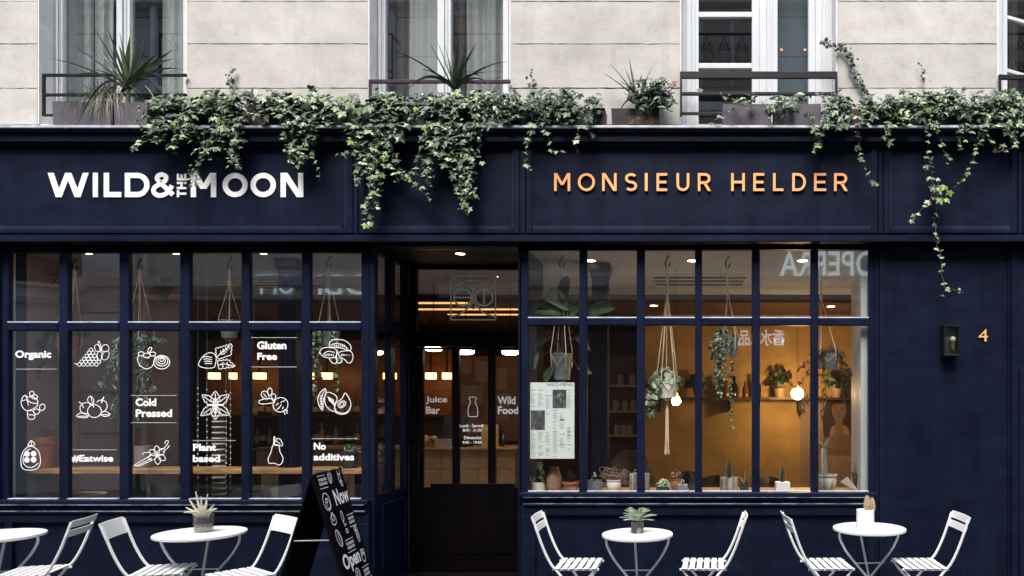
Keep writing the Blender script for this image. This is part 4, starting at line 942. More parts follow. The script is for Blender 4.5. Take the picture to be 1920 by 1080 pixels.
# portrait poster
pY = 4.19
po = thing('portrait_poster', (X(1580, pY), pY, Z(850, pY)), 'sepia portrait poster of a long-haired woman, in the last pane of the right window', 'poster')
MB().pbox(1500, 1622, 742, 920, pY, .006).build('sheet', mat('poster_paper', (.30,.20,.155), .8, 0, .1, 3), po)
pm1 = mat('poster_hair', (.045,.022,.013), .8, 0, .2, 9); pm2 = mat('poster_skin', (.20,.12,.078), .8, 0, .10, 7); pm3 = mat('poster_line', (.07,.035,.022), .8)
def flat(pts, Y, m, name, parent, k=5):
    p = smooth(pts, k, True); b = MB(); b.prism([(X(u, Y), Z(v, Y)) for u, v in p], Y, Y+.0008); return b.build(name, m, parent)
def oval(cx, cy, rx, ry, Y, m, name, rot=0):
    b = MB(); b.prism([(X(u, Y), Z(v, Y)) for u, v in ell(cx, cy, rx, ry, rot=rot, n=24)], Y, Y+.0008); return b.build(name, m, po)
flat([(1545,818),(1543,780),(1552,750),(1572,739),(1592,747),(1602,778),(1606,818),(1596,826),(1588,800),(1560,800),(1554,826)], pY-.0011, pm1, 'hair', po)
flat([(1530,852),(1540,828),(1562,816),(1592,816),(1612,828),(1620,852)], pY-.0022, pm2, 'shirt', po, 2)
b = MB(); b.prism([(X(u, pY-.0022), Z(v, pY-.0022)) for u, v in ((1567,782),(1579,782),(1582,815),(1564,815))], pY-.003, pY-.0024); b.build('neck', pm2, po)
oval(1573, 769, 13.5, 19.5, pY-.0042, pm2, 'face')
flat([(1557,768),(1557,752),(1573,745),(1590,753),(1590,769),(1586,759),(1573,757),(1561,759)], pY-.0054, pm1, 'fringe', po)
for x in (1567, 1579): oval(x, 766.5, 2.6, 1.1, pY-.0054, pm3, 'eye'); oval(x, 763.2, 3.4, .5, pY-.0054, pm3, 'eyebrow')
oval(1573, 780.5, 3.6, 1.1, pY-.0054, pm3, 'mouth'); oval(1573.4, 773.6, 1.7, .6, pY-.0054, pm3, 'nose')

# wooden window bar of the left shop
wb = thing('window_bar', (X(350, .5), .5, ZF), 'long oak bar counter standing behind the left window', 'counter')
zt_ = 1.72-(880-760)*K(.34)
MB().box(X(20, .34), X(690, .34), .34, .68, zt_-.045, zt_).build('oak_top', M['oak'], wb, bevel=.004)
for px in (30, 250, 470, 672): MB().box(X(px, .5)-.02, X(px, .5)+.02, .46, .64, ZF, zt_-.046).build('leg', M['rail'], wb)
def stool(px, label):
    x, Y = X(px, 1.0), 1.0; t = thing('bar_chair', (x, Y, ZF), label, 'chair', 'dark chairs inside at the window bar')
    MB().lathe((x, Y, .50), [(.19,0),(.21,.02),(.2,.05)], 18).build('seat', M['leather'], t, smooth=True)
    b = MB(); n = 12
    pts = [(x+.22*math.cos(R(20+140*i/n)), Y+.2*math.sin(R(20+140*i/n))) for i in range(n+1)]
    vs = [(p[0], p[1], .55) for p in pts]+[(p[0]*1.0, p[1]+.03, .90) for p in pts]; b.add(vs, [(i, i+1, i+n+2, i+n+1) for i in range(n)])
    o = b.build('backrest', M['leather'], t, smooth='all'); sm = o.modifiers.new('solid', 'SOLIDIFY'); sm.thickness = .02
    for sx in (-1, 1):
        for sy in (-1, 1): MB().tube([(x+sx*.12, Y+sy*.12, .51), (x+sx*.18, Y+sy*.18, ZF)], .012, 6).build('leg', M['rail'], t)
stool(75, 'dark chair under the window bar in the first two panes'); stool(300, 'dark chair under the window bar in the third pane'); stool(500, 'dark chair under the window bar in the fifth pane'); stool(610, 'dark chair under the window bar behind the sandwich board')
# white seat cushion seen low in the second pane
cu = thing('white_cushion', (X(145, .8), .8, .5), 'pale grey seat cushion lying low behind the first two panes', 'cushion')
MB().box(X(100, .8), X(175, .8), .62, 1.0, Z(925, .8)-.05, Z(925, .8)).build('cushion_body', M['curtain'], cu, bevel=.02)

# tiled counter seen through the door
tc_ = thing('tiled_counter', (X(720, 2.3), 2.3, ZF), 'tan tiled service counter lit warm behind the entrance door', 'counter')
cz = 1.72-80*K(2.3); cx0, cx1 = X(480, 2.3), X(966, 2.3)
MB().box(cx0, cx1, 2.306, 3.0, ZF, cz-.03).build('core', M['grout'], tc_)
MB().box(cx0-.02, cx1+.02, 2.27, 3.02, cz-.029, cz).build('top', M['oak'], tc_, bevel=.003)
tm = None; tw = .222; n = int((cx1-cx0)/tw)
proto = None
for i in range(n):
    for j in range(5):
        x = cx1-(i+1)*tw+.003; z = cz-.032-(j+1)*tw+.003
        if z < ZF: continue
        if proto is None:
            proto = MB().box(0, tw-.006, 0, .012, 0, tw-.006).build('tile', M['tile'], None, bevel=.002); o = proto; ORG[o.name] = Vector((0,0,0))
        else: o = link(proto.copy())
        o.parent = tc_; o.location = Vector((x, 2.292+random.uniform(-.0008,.0008), z))-Vector(tc_.location)
def box_on(px0, px1, y0, Y, base, name, label, cat, m, d=.12, bev=.003, grp=None):
    t = MB(); x0, x1 = X(px0, Y), X(px1, Y); t.box(x0, x1, Y, Y+d, base, base+(y0)*K(Y)); o = t.build(name, m, None, bevel=bev); return tag(o, label, cat, grp)
lit_paper = mat('kraft_card', (.50,.33,.16), .8, 0, .1, 6)
o = box_on(902, 934, 42, 2.45, cz+.001, 'display_card', 'tan display card standing on the tiled counter in the door panes', 'sign', lit_paper, .02)
box_on(814, 846, 16, 2.4, cz+.001, 'display_card', 'low pale card on the counter behind the left door pane', 'sign', M['plaster'], .03)
till = thing('cash_register', (X(852, 2.6), 2.6, cz+.001), 'dark till on the tiled counter between the first two door panes', 'till')
MB().box(X(826, 2.6), X(878, 2.6), 2.55, 2.8, cz+.001, cz+.12).build('base', M['rail'], till, bevel=.006)
MB().add([(X(830,2.6),2.55,cz+.13),(X(874,2.6),2.55,cz+.13),(X(874,2.6),2.66,cz+.38),(X(830,2.6),2.66,cz+.38),(X(830,2.6),2.60,cz+.13),(X(874,2.6),2.60,cz+.13),(X(874,2.6),2.70,cz+.38),(X(830,2.6),2.70,cz+.38)],[(0,1,2,3),(7,6,5,4),(0,4,5,1),(1,5,6,2),(2,6,7,3),(3,7,4,0)]).build('screen', M['rail'], till)
bk = thing('bread_basket', (X(805, 2.5), 2.5, cz+.001), 'small basket of rolls on the counter at the left door pane', 'basket')
MB().lathe((X(805, 2.5), 2.5, cz+.001), [(.09,0),(.12,.07),(.125,.075)], 18).build('basket', M['oak'], bk, smooth=True)
b = MB()
for i in range(9): b.ball((X(805, 2.5)+pd.uniform(-.07,.07), 2.5+pd.uniform(-.06,.06), cz+.09+pd.uniform(0,.03)), .032, n=8)
b.build('rolls', lit_paper, bk, smooth='all')
gb = thing('glass_bottle', (X(925, 2.7), 2.7, cz+.001), 'dark bottle behind the display card in the right door pane', 'bottle')
MB().lathe((X(941, 2.7), 2.7, cz+.001), [(.035,0),(.036,.16),(.014,.22),(.013,.28)], 14).build('body', M['bottle'], gb, smooth=True)
# menu boards on the wall behind the counter
mb_ = thing('menu_board', (X(930, 4.4), 4.4, 1.6), 'brown wall menu board with pale framed sheets behind the door panes', 'menu board')
MB().box(X(852, 4.4), X(990, 4.4), 4.4, 4.42, Z(826, 4.4), Z(668, 4.4)).build('board', mat('board_brown', (.20,.11,.07), .7, 0, .2, 4), mb_)
for a, c, y0, y1 in ((862,884,672,700),(890,925,676,716),(930,950,690,730),(862,905,722,760),(912,955,738,790),(868,900,770,815)):
    f = MB().pbox(a, c, y0, y1, 4.39, .006).build('sheet', mat('sheet_tan', (.30,.18,.13), .8, 0, .15, 9), mb_)
    g_ = MB()
    for i in range(int((y1-y0)/4)): g_.pbox(a+3, c-3-pd.uniform(0, (c-a)*.4), y0+3+i*4, y0+4.2+i*4, 4.386, .002)
    g_.build('printed_lines', M['ink'], f)
# back bar with bottles
bb = thing('back_bar', (X(590, 4.9), 4.9, ZF), 'dark back bar shelving behind the counter of the left shop', 'shelving')
bx0, bx1 = X(372, 4.9), X(840, 4.9)
bz = [Z(832, 4.9), Z(778, 4.9)]
for z in bz: MB().box(bx0, bx1, 4.75, 5.05, z-.035, z).build('shelf', M['oak_dark'], bb)
MB().box(bx0, bx1, 4.72, 5.06, ZF, Z(862, 4.9)).build('cabinet', M['oak_dark'], bb)
MB().box(bx0, bx1, 5.07, 5.1, ZF, 2.75).build('back_panel', mat('amber_wood', (.16,.075,.030), .4, 0, .3, 4, .001, 60, (1,9,9)), bb)
bi = 0
def bottle(px, Y, z, h, m, lab, label_m='label'):
    x = X(px, Y); t = thing('bottle', (x, Y, z+.001), lab, 'bottle', 'bottles lined up on the back bar')
    r = h*.16; MB().lathe((x, Y, z+.001), [(r*.95,0),(r,.01),(r,h*.58),(r*.38,h*.74),(r*.34,h)], 12).build('body', M[m], t, smooth=True)
    MB().lathe((x, Y, z+.001+h*.18), [(r*1.02,0),(r*1.02,h*.28)], 12, cap=False).build('label', M[label_m], t)
near = {392:'left of the mint drawing',}
for i, px in enumerate((470,481,492,505,516,528,592,604,616,628,641,655,668)):
    for lv in (0, 1):
        h = pd.uniform(.22, .34); bm_ = pd.choice(('bottle','amber','bottle','pot_grey')); bk_ = {'bottle':'dark bottle','amber':'amber bottle','pot_grey':'grey bottle'}[bm_]; loc = 'in the fifth pane' if px < 560 else 'in the sixth pane'
        bottle(px+pd.uniform(-2,2), 4.85, bz[lv], h, bm_, '%s on the %s back-bar shelf, %s %s of the left window' % (bk_, ('lower','upper')[lv], ('first','second','third','fourth','fifth','sixth','seventh')[i if px < 560 else i-6], loc))
# second rack at the left of the ochre wall with jars
rk = thing('jar_rack', (X(1168, 4.6), 4.6, ZF), 'dark rack of small jars seen left of the ochre wall', 'shelving')
MB().box(X(1135, 4.6), X(1206, 4.6), 4.95, 5.0, ZF, 2.5).build('back_panel', M['oak_dark'], rk)
for y in (722, 770, 815): MB().box(X(1135, 4.6), X(1204, 4.6), 4.5, 4.95, Z(y, 4.6)-.03, Z(y, 4.6)).build('shelf', M['oak'], rk)
for i, ((px, y), jl) in enumerate(zip(((1156,770),(1172,770),(1188,770),(1158,815),(1170,815),(1182,815),(1164,722),(1186,722)), ['%s pale jar on the %s shelf of the dark rack' % q for q in (('left','middle'),('central','middle'),('right','middle'),('left','bottom'),('central','bottom'),('right','bottom'),('left','top'),('right','top'))])):
    z = Z(y, 4.6); x = X(px, 4.6); t = thing('white_jar', (x, 4.55, z+.001), jl, 'jar', 'pale jars on the dark rack')
    MB().lathe((x, 4.55, z+.001), [(.048,0),(.05,.02),(.05,.13),(.04,.15)], 12).build('body', M['plaster'], t, smooth=True)
    MB().lathe((x, 4.55, z+.153), [(.042,0),(.042,.025)], 12).build('lid', M['oak_dark'], t)
# lounge chairs as dark shapes inside the right shop
def lounge(px, Y, top, w, label, m='leather'):
    x = X(px, Y); ww = w*K(Y)/2; zt2 = Z(top, Y); t = thing('lounge_chair', (x, Y, ZF), label, 'armchair', 'dark armchairs inside the right shop')
    prof = []
    n = 14; b = MB()
    fr = [(x+ww*math.sin(math.pi*(i/n-.5)), Y+.3-.55*math.cos(math.pi*(i/n-.5))*-.0-.30*abs(i/n-.5)*2, ) for i in range(n+1)]
    vs = [(fx, fy, .30) for fx, fy in fr]+[(x+(fx-x)*(.95 if 0 else .86), fy+.05, .45+(zt2-.45)*math.cos(math.pi*(i/n-.5))**.5 if abs(i/n-.5) < .499 else .45) for i, (fx, fy) in enumerate(fr)]
    b.add(vs, [(i, i+1, i+n+2, i+n+1) for i in range(n)]); o = b.build('backrest', M[m], t, smooth='all'); s_ = o.modifiers.new('solid', 'SOLIDIFY'); s_.thickness = .05
    MB().box(x-ww*.85, x+ww*.85, Y-.25, Y+.2, .28, .42).build('seat', M[m], t, bevel=.03)
    for sx in (-1, 1):
        for sy in (-1, 1): MB().tube([(x+sx*ww*.6, Y+sy*.2, .29), (x+sx*ww*.75, Y+sy*.24, ZF)], .014, 6).build('leg', M['oak_dark'], t)
lounge(1178, 1.5, 846, 100, 'tall dark armchair behind the column in the second pane of the right window'); lounge(1345, 1.9, 896, 100, 'dark armchair behind the stump pot in the fourth pane of the right window'); lounge(1290, 2.4, 888, 80, 'dark armchair behind the third bar of the right window'); lounge(1448, 2.2, 898, 90, 'dark armchair behind the white cube pot with the cactus')
# pale beaded glass hanging in the fourth pane of the left window
for i, (px, lab) in enumerate(((371,'first string'),(388,'second string'),(424,'third string'),(432,'fourth string'))):
    Y = .75; t = thing('bead_string', (X(px, Y), Y, Z(930, Y)), 'hanging string of clear beads, %s from the left, behind the mint drawing' % lab, 'bead string', 'strings of clear beads hanging behind the fourth pane')
    MB().tube([(X(px, Y), Y, ZC-.0), (X(px, Y), Y, Z(935, Y))], .0015, 4).build('thread', M['white_paint'], t)
    b = MB(); y = 728+i*3
    while y < 932: b.ball((X(px+pd.uniform(-.4,.4), Y), Y, Z(y, Y)), .0085, n=6); y += 11.2
    b.build('beads', M['pot_white'], t, smooth='all')
jt_ = thing('glass_cylinder_stack', (X(410, .80), .80, ZF), 'tall stack of pale ribbed glass cylinders behind the fourth pane', 'glass column')
MB().lathe((X(410, .80), .80, ZF), [(.05,0),(.055,.02),(.055,Z(775,.80)-ZF),(.03,Z(770,.80)-ZF)], 20).build('tube', M['clear'], jt_, smooth=True)
for i in range(15): MB().lathe((X(410, .80), .80, Z(928, .80)+i*.056), [(.058,0),(.062,.006),(.058,.014)], 20).build('ring', M['pot_white'], jt_, smooth=True)

# menu sheet
mY = SY+.045
me_ = thing('menu_sheet', (X(1035, mY), mY, Z(860, mY)), 'pale printed WILD-MENU sheet taped inside the lower left pane of the right window', 'menu')
s_ = MB().pbox(994, 1077, 717, 860, mY, .002).build('sheet', M['paper'], me_)
q = lambda x, y: (980+x/6.35, 700+y/6.35); Yb = mY-.0006
b = MB(); text_px(b, 'WILD-MENU', q(285,0)[0], q(602,0)[0], q(0,118)[1], q(0,152)[1], Yb, .0); b.build('heading', M['ink_black'], me_)
b = MB(); rl = random.Random(9)
cols = [(100,160,240,400),(183,250,240,400),(270,340,300,430),(530,585,200,420),(360,420,470,660),(440,500,470,660),(100,165,710,985),(183,260,700,985),(270,340,730,985),(360,430,700,990),(440,500,760,890),(530,575,640,780),(275,335,470,500)]
for a, c, t, bt in cols:
    y = t
    while y < bt:
        if rl.random() < .82:
            p0, p1 = q(a, y), q(a+(c-a)*rl.uniform(.55, 1), y+7); b.add([(X(p0[0],Yb),Yb,Z(p1[1],Yb)),(X(p1[0],Yb),Yb,Z(p1[1],Yb)),(X(p1[0],Yb),Yb,Z(p0[1],Yb)),(X(p0[0],Yb),Yb,Z(p0[1],Yb))],[(0,1,2,3)])
        y += 13
b.build('text_lines', mat('menu_grey', (.45,.49,.49), .8), me_)
b = MB()
for a, c, y in ((100,158,195),(183,248,195),(270,340,262),(440,500,545),(440,500,557),(270,310,700),(360,410,685),(440,505,720),(530,575,690),(530,578,738),(530,565,775),(530,560,810),(530,575,848),(530,560,900),(270,330,897),(440,515,845),(360,410,435)):
    p0, p1 = q(a, y), q(c, y+9); b.add([(X(p0[0],Yb),Yb,Z(p1[1],Yb)),(X(p1[0],Yb),Yb,Z(p1[1],Yb)),(X(p1[0],Yb),Yb,Z(p0[1],Yb)),(X(p0[0],Yb),Yb,Z(p0[1],Yb))],[(0,1,2,3)])
b.build('subheadings', M['ink'], me_)
for a, c, t, bt in ((356,520,195,415),(98,265,440,675)):
    p0, p1 = q(a, t), q(c, bt); ph = MB().pbox(p0[0], p1[0], p0[1], p1[1], Yb, .0004).build('photo', M['photo_dark'], me_)
    cxp, cyp = (p0[0]+p1[0])/2, (p0[1]+p1[1])/2; b = MB()
    if a > 300: stroke_px(b, ell(cxp, cyp+7, 8, 8, n=16), 1.2, Yb-.0005, True); stroke_px(b, [(cxp-3, cyp+2), (cxp+4, cyp-12)], 2, Yb-.0005)
    else:
        for dx in (-9, 0, 9): stroke_px(b, [(cxp+dx, cyp-12), (cxp+dx, cyp+13)], 4.5, Yb-.0005)
    b.build('print_shapes', M['metal_grey'], ph)

# ================================================================ HANGING PLANTERS
hr = random.Random(21)
def hook(t, x, Y, ztop, zh):
    pts = [(x-.012, Y, ztop), (x+.018, Y, ztop-.01), (x+.022, Y, ztop-.05), (x-.004, Y, ztop-.085), (x-.02, Y, ztop-.13), (x-.005, Y, ztop-.165), (x+.02, Y, ztop-.15), (x+.024, Y, ztop-.125)]
    MB().tube(smooth(pts, 4), .007, 6).build('hook', M['iron'], t)
    if ztop < ZC-.01: MB().tube([(x, Y, ZC), (x, Y, ztop)], .002, 4).build('wire', M['iron'], t)
def hanging(px, Y, top, pot_t, pot_b, pw, label, pot_m, plant, px_pot=None, net=True, tassel=None, knot=None, ropes=4, rope_w=.005, hookit=True):
    pp = px_pot or px; x, xp = X(px, Y), X(pp, Y); zt_, z1, z0 = Z(top, Y), Z(pot_t, Y), Z(pot_b, Y); r = pw*K(Y)/2
    t = thing('hanging_planter', (xp, Y, zt_), label, 'hanging planter', 'planters hanging inside the shop windows')
    if hookit: hook(t, x, Y, zt_, 0)
    zk = Z(knot, Y) if knot else zt_-.2
    b = MB(); b.tube([(x, Y, zt_-.15 if hookit else zt_), (x, Y, zk)], rope_w*1.8, 6)
    b.tube([(x, Y, zk+.03), (x, Y, zk-.02)], rope_w*3, 6)
    for i in range(ropes):
        a = 2*math.pi*(i+.35)/ropes; c, s = math.cos(a), math.sin(a)
        b.tube([(x, Y, zk), (xp+c*r*1.08, Y+s*r*1.08, z1+.01), (xp+c*r*1.0, Y+s*r, (z0+z1)/2), (xp+c*r*.35, Y+s*r*.35, z0-.01), (xp, Y, z0-.03)], rope_w*.8, 5)
        if net:
            a2 = 2*math.pi*(i+1.35)/ropes; zm = (z0+z1)/2
            b.tube([(xp+c*r*1.06, Y+s*r*1.06, z1-.0), (xp+math.cos(a+math.pi/ropes)*r*1.08, Y+math.sin(a+math.pi/ropes)*r*1.08, zm), (xp+math.cos(a2)*r*1.06, Y+math.sin(a2)*r*1.06, z1)], rope_w*.7, 4)
    if tassel:
        zt2 = Z(tassel, Y)
        for i in range(14):
            a = hr.uniform(0, 6.28); q_ = hr.uniform(.01, .05)
            b.tube([(xp, Y, z0-.03), (xp+math.cos(a)*.012, Y+math.sin(a)*.012, z0-.12), (xp+math.cos(a)*.015, Y+math.sin(a)*.015, zt2+.18), (xp+math.cos(a)*q_, Y+math.sin(a)*q_, zt2+hr.uniform(0,.03))], rope_w*.55, 4)
    b.build('rope', M['rope'], t)
    MB().lathe((xp, Y, z0), [(r*.78,0),(r*.98,z1-z0-.012),(r*1.03,z1-z0-.01),(r*1.03,z1-z0),(r*.9,z1-z0),(r*.88,z1-z0-.02)], 20, cap=True).build('pot', M[pot_m], t, smooth=True)
    plant(t, xp, Y, z1, r)
    return t
def trailing(cols, kind='oval', size=(.03,.055), n=26, dens=1.0, bush=40, bw=.16, bh=.12, cl=(0,1,1,2), bx=0, by=-.02):
    def f(t, x, Y, z, r):
        b = MB()
        for _ in range(bush):
            a = hr.uniform(0, 6.28); rr = hr.random()**.5
            p = (x+bx+math.cos(a)*bw*rr, Y+math.sin(a)*bw*.6*rr, z+hr.uniform(by, bh)*(1.1-rr)); add_leaf(b, p, hr.uniform(*size)*1.2, (math.cos(a)*.6, -.8, .6), (math.cos(a), -.3, -.5), hr.uniform(-1,1), kind, hr.choice(cl))
        for dx, dy in cols:   # pixel offsets of each trailing end
            ex, ez = x+dx*K(Y), z-dy*K(Y); sx = x+max(-r, min(r, dx*K(Y)))*.9
            pts = smooth([(sx*.5+x*.5, Y-r*.5, z+.02), (sx, Y-r*1.05, z-.02), ((sx+ex)/2+hr.uniform(-.02,.02), Y-r*1.2, (z+ez)/2), (ex, Y-r*1.1, ez)], 7)
            b.tube(pts, .0018, 4, 3)
            for p in pts[4:]:
                for _ in range(max(1, int(dens*1.5+hr.random()))): add_leaf(b, (p[0]+hr.uniform(-.015,.015), p[1]+hr.uniform(-.012,.01), p[2]+hr.uniform(-.02,.02)), hr.uniform(*size), (hr.uniform(-.6,.6), -1, .4), (hr.uniform(-1,1), -.2, -.6), hr.uniform(-.6,.6), kind, hr.choice(cl))
        b.build('foliage', [M['leaf_dark'], M['leaf_mid'], M['leaf_light'], M['stems']], t, kind='stuff')
    return f
def spiky(n, L, up=.6, w=.008, m='leaf_mid', droop=.35, m2='leaf_dark'):
    def f(t, x, Y, z, r):
        b = MB()
        for i in range(n):
            a = hr.uniform(0, 6.28); e = hr.uniform(up*.2, up*1.6); l = L*hr.uniform(.6, 1.1)
            blade(b, (x, Y, z), (x+math.cos(a)*math.cos(e)*l, Y+math.sin(a)*math.cos(e)*l*.6, z+math.sin(e)*l-droop*l*hr.random()), w, .25, 6, hr.choice((0,0,1)))
        b.build('foliage', [M[m], M[m2]], t, kind='stuff')
    return f
def bigleaf(leaves):
    def f(t, x, Y, z, r):
        for px, py, L, ang, m in leaves:
            cxl, czl = X(px, Y), Z(py, Y); b = MB(); hw = L*K(Y)/2; a = R(ang); ux, uz = math.cos(a), math.sin(a); vs = []; n = 10
            for i in range(n+1):
                s_ = i/n*2-1; wv = hw*.42*math.sqrt(max(0, 1-s_*s_))*(1.1-.25*s_); c = (cxl+ux*hw*s_, czl+uz*hw*s_-hw*.22*s_*s_)
                vs += [(c[0]-uz*wv, Y-.05, c[1]+ux*wv), (c[0], Y-.03, c[1]), (c[0]+uz*wv, Y-.085, c[1]-ux*wv)]
            b.add(vs, [(i*3+k, i*3+k+1, i*3+k+4, i*3+k+3) for i in range(n) for k in (0, 1)]); b.build('leaf', M[m], t, smooth='all')
            MB().tube(smooth([(x, Y, z), ((x+cxl-ux*hw)/2, Y-.02, (z+czl)/2+.03), (cxl-ux*hw, Y-.04, czl-uz*hw*1.0-hw*.2)], 4), .004, 5).build('stem', M['stems'], t)
    return f
H = hanging
H(140, .55, 474, 628, 668, 38, 'peach pot with stringy trailing cactus hanging behind the first bar of the left window', 'terracotta', trailing([(-60,150),(-20,60),(-45,90),(15,70),(-80,40)], 'long', (.05,.09), bush=26, bw=.2, cl=(0,0,1,3)), px_pot=128, net=False)
H(262, .55, 474, 640, 668, 46, 'dense dark bushy planter hanging behind the third pane of the left window', 'pot_dark', trailing([(-45,80),(-30,150),(0,140),(18,155),(42,90),(30,120),(-10,100),(-60,90)], 'long', (.05,.08), dens=2.2, bush=150, bw=.24, bh=.1, cl=(0,0,1,1,2)), net=False)
H(430, .45, 474, 600, 634, 32, 'grey pot with wiry plant on pale ropes and S hook, behind the fourth pane', 'pot_grey', spiky(70, .30, .5, .005, 'oak', .5, 'leaf_dark'), knot=533)
H(617, .45, 470, 612, 650, 34, 'planter with two long leafy trails behind the mushroom drawing', 'pot_grey', trailing([(-18,130),(-8,95),(24,118),(30,70),(-26,60)], 'heart', (.032,.05), dens=1.6, bush=70, bw=.17, bh=.05, cl=(0,1,1,2)), knot=515, rope_w=.006)
H(1053, .45, 469, 663, 712, 40, 'grey pot with big paddle leaves hanging above the menu sheet', 'pot_grey', bigleaf([(1045,560,60,-35,'leaf_light'),(1030,580,56,-8,'leaf_mid'),(1060,538,50,80,'leaf_dark'),(1130,578,56,12,'leaf_mid'),(1015,590,50,5,'leaf_dark'),(1082,570,52,60,'leaf_mid'),(1003,672,44,75,'leaf_light'),(1032,698,34,60,'leaf_mid'),(1012,640,50,30,'leaf_dark'),(1095,640,40,-50,'leaf_dark'),(1098,692,30,-30,'leaf_mid')]), knot=520)
H(1251, .40, 468, 716, 746, 40, 'macrame planter with crinkled pale leaves and a long tassel, beside the small bulb', 'pot_white', trailing([(-34,40),(-30,60),(-28,20)], 'heart', (.055,.095), dens=.7, bush=80, bw=.16, bh=.17, cl=(0,1,1,2,2), bx=-.02, by=.005), knot=545, tassel=853, rope_w=.0075, ropes=5)
H(1364, .45, 469, 633, 668, 30, 'blue-grey hanging pot trailing round leaves down its left side, in the right window', 'pot_grey', trailing([(-28,60),(-30,80),(-28,95),(-22,118),(2,165),(-36,40),(-38,20)], 'oval', (.035,.055), dens=1.5, bush=85, bw=.075, bh=.16, cl=(0,0,1,2), bx=-.085, by=-.04), px_pot=1370, knot=545)
H(1540, .50, 470, 664, 692, 38, 'grey pot with dark drooping strings behind the last bar of the right window', 'pot_grey', trailing([(-70,70),(-50,110),(-30,100),(30,60),(38,40),(24,90),(-60,30),(-16,120)], 'long', (.04,.07), dens=.9, bush=40, bw=.17, bh=.08, cl=(0,0,0,3)), px_pot=1554, knot=560)
# dark silhouettes of leaves high in the left window
def ceiling_leaf(px, py, Y, kind, s, label):
    x, z = X(px, Y), Z(py, Y); t = thing('hanging_leaf', (x, Y, z), label, 'plant', 'single dark leaves hung in the left window')
    b = MB()
    if kind == 'heart': add_leaf(b, (x, Y, z), s, (0,-1,.05), (0,0,-1), 0, 'heart')
    else:
        for i in range(17): a = R(i*360/17+hr.uniform(-6,6)); blade(b, (x, Y, z), (x+math.cos(a)*s*.5, Y-.03, z+math.sin(a)*s*.5), .03, .05, 5)
    b.build('leaf', M['leaf_dark'], t); MB().tube([(x, Y, z), (x, Y+.01, ZC)], .0015, 4).build('thread', M['rail'], t)
ceiling_leaf(307, 537, .5, 'heart', .27, 'dark heart-shaped leaf hung in the upper third pane'); ceiling_leaf(118, 512, .5, 'spiky', .30, 'dark jagged leaf rosette hung behind the first bar')

# ================================================================ POTS ON THE RIGHT WINDOW SILL
wsill = MB().box(X(980,.13), X(1640,.13)+.0, .131, .62, Z(926,.13)-.05, Z(925,.13)).build('window_sill', M['oak'], None, bevel=.004)
tag(wsill, 'oak window sill crowded with pots inside the right window', 'sill')
zS = Z(925, .13)+.001
def pot(px, w, h, label, m, plant=None, shape='cyl', Y=.27, grp='pots on the window sill', cat='potted plant', z=None, name='potted_plant'):
    z = zS if z is None else z; x = X(px, Y); r = w*K(Y)/2; hh = h*K(Y)
    t = thing(name, (x, Y, z), label, cat, grp)
    prof = {'cyl': [(r*.93,0),(r,.012),(r,hh),(r*.9,hh),(r*.88,hh-.02)], 'taper': [(r*.72,0),(r*.95,hh*.75),(r*1.04,hh*.76),(r*1.04,hh),(r*.92,hh),(r*.9,hh-.02)],
            'vase': [(r*.75,0),(r,hh*.3),(r*.95,hh*.6),(r*.6,hh*.92),(r*.62,hh),(r*.5,hh),(r*.5,hh-.03)], 'bowl': [(r*.6,0),(r*.98,hh*.35),(r,hh*.75),(r*.92,hh*.85),(r*1.05,hh*.93),(r*1.05,hh),(r*.9,hh),(r*.88,hh-.02)]}.get(shape)
    if shape == 'cube': MB().box(x-r, x+r, Y-r, Y+r, z, z+hh).build('pot', M[m], t, bevel=.004)
    else: MB().lathe((x, Y, z), prof, 22).build('pot', M[m], t, smooth=True)
    MB().lathe((x, Y, z+hh-.018), [(.001,0.001),(r*.86,0.0)], 16, cap=False).build('soil', M['soil'], t)
    if plant: plant(t, x, Y, z+hh-.012, r)
    return t
def clump(n, w, h, kind, size, cl=(0,1,2), mats=('leaf_dark','leaf_mid','leaf_light')):
    def f(t, x, Y, z, r):
        b = MB()
        for _ in range(n):
            a = hr.uniform(0, 6.28); e = hr.uniform(.1, 1.5); q_ = hr.uniform(.5, 1)
            add_leaf(b, (x+math.cos(a)*math.cos(e)*w*q_, Y+math.sin(a)*math.cos(e)*w*.7*q_, z+math.sin(e)*h*q_), hr.uniform(*size), (math.cos(a), -.9, .7), (math.cos(a), -.2, math.sin(e)-.3), hr.uniform(-.7,.7), kind, hr.choice(cl))
        for _ in range(7): a = hr.uniform(-1, 1); b.tube([(x, Y, z-.01), (x+a*w*.6, Y, z+h*.7)], .0025, 4, 0)
        b.build('foliage', [M[k] for k in mats], t, kind='stuff')
    return f
def cactus(h, r0, m='leaf_dark', ribs=9, n=1):
    def f(t, x, Y, z, r):
        for k in range(n):
            xx = x+(k-(n-1)/2)*r0*2.1; hk = h*(1-.12*k); vs = []; L_ = 14; N_ = ribs*2
            for i in range(L_+1):
                u = i/L_; rr = r0*math.sin(math.pi*min(.97, .22+.78*u))**.55
                for j in range(N_): a = 2*math.pi*j/N_; q_ = rr*(1 if j % 2 else .80); vs.append((xx+q_*math.cos(a), Y+q_*math.sin(a), z+hk*u))
            b = MB(); b.add(vs, [(i*N_+j, i*N_+(j+1) % N_, (i+1)*N_+(j+1) % N_, (i+1)*N_+j) for i in range(L_) for j in range(N_)]+[tuple(range(L_*N_, (L_+1)*N_))])
            b.build('cactus_stem', M[m], t)
            s_ = MB()
            for i in range(2, L_, 1):
                for j in range(1, N_, 2):
                    a = 2*math.pi*j/N_; u = i/L_; rr = r0*math.sin(math.pi*min(.97, .22+.78*u))**.55
                    s_.tube([(xx+rr*math.cos(a), Y+rr*math.sin(a), z+hk*u), (xx+(rr+.008)*math.cos(a), Y+(rr+.008)*math.sin(a), z+hk*u+.004)], [.0009,.0002], 3)
            s_.build('spines', M['pot_white'], t, kind='stuff')
    return f
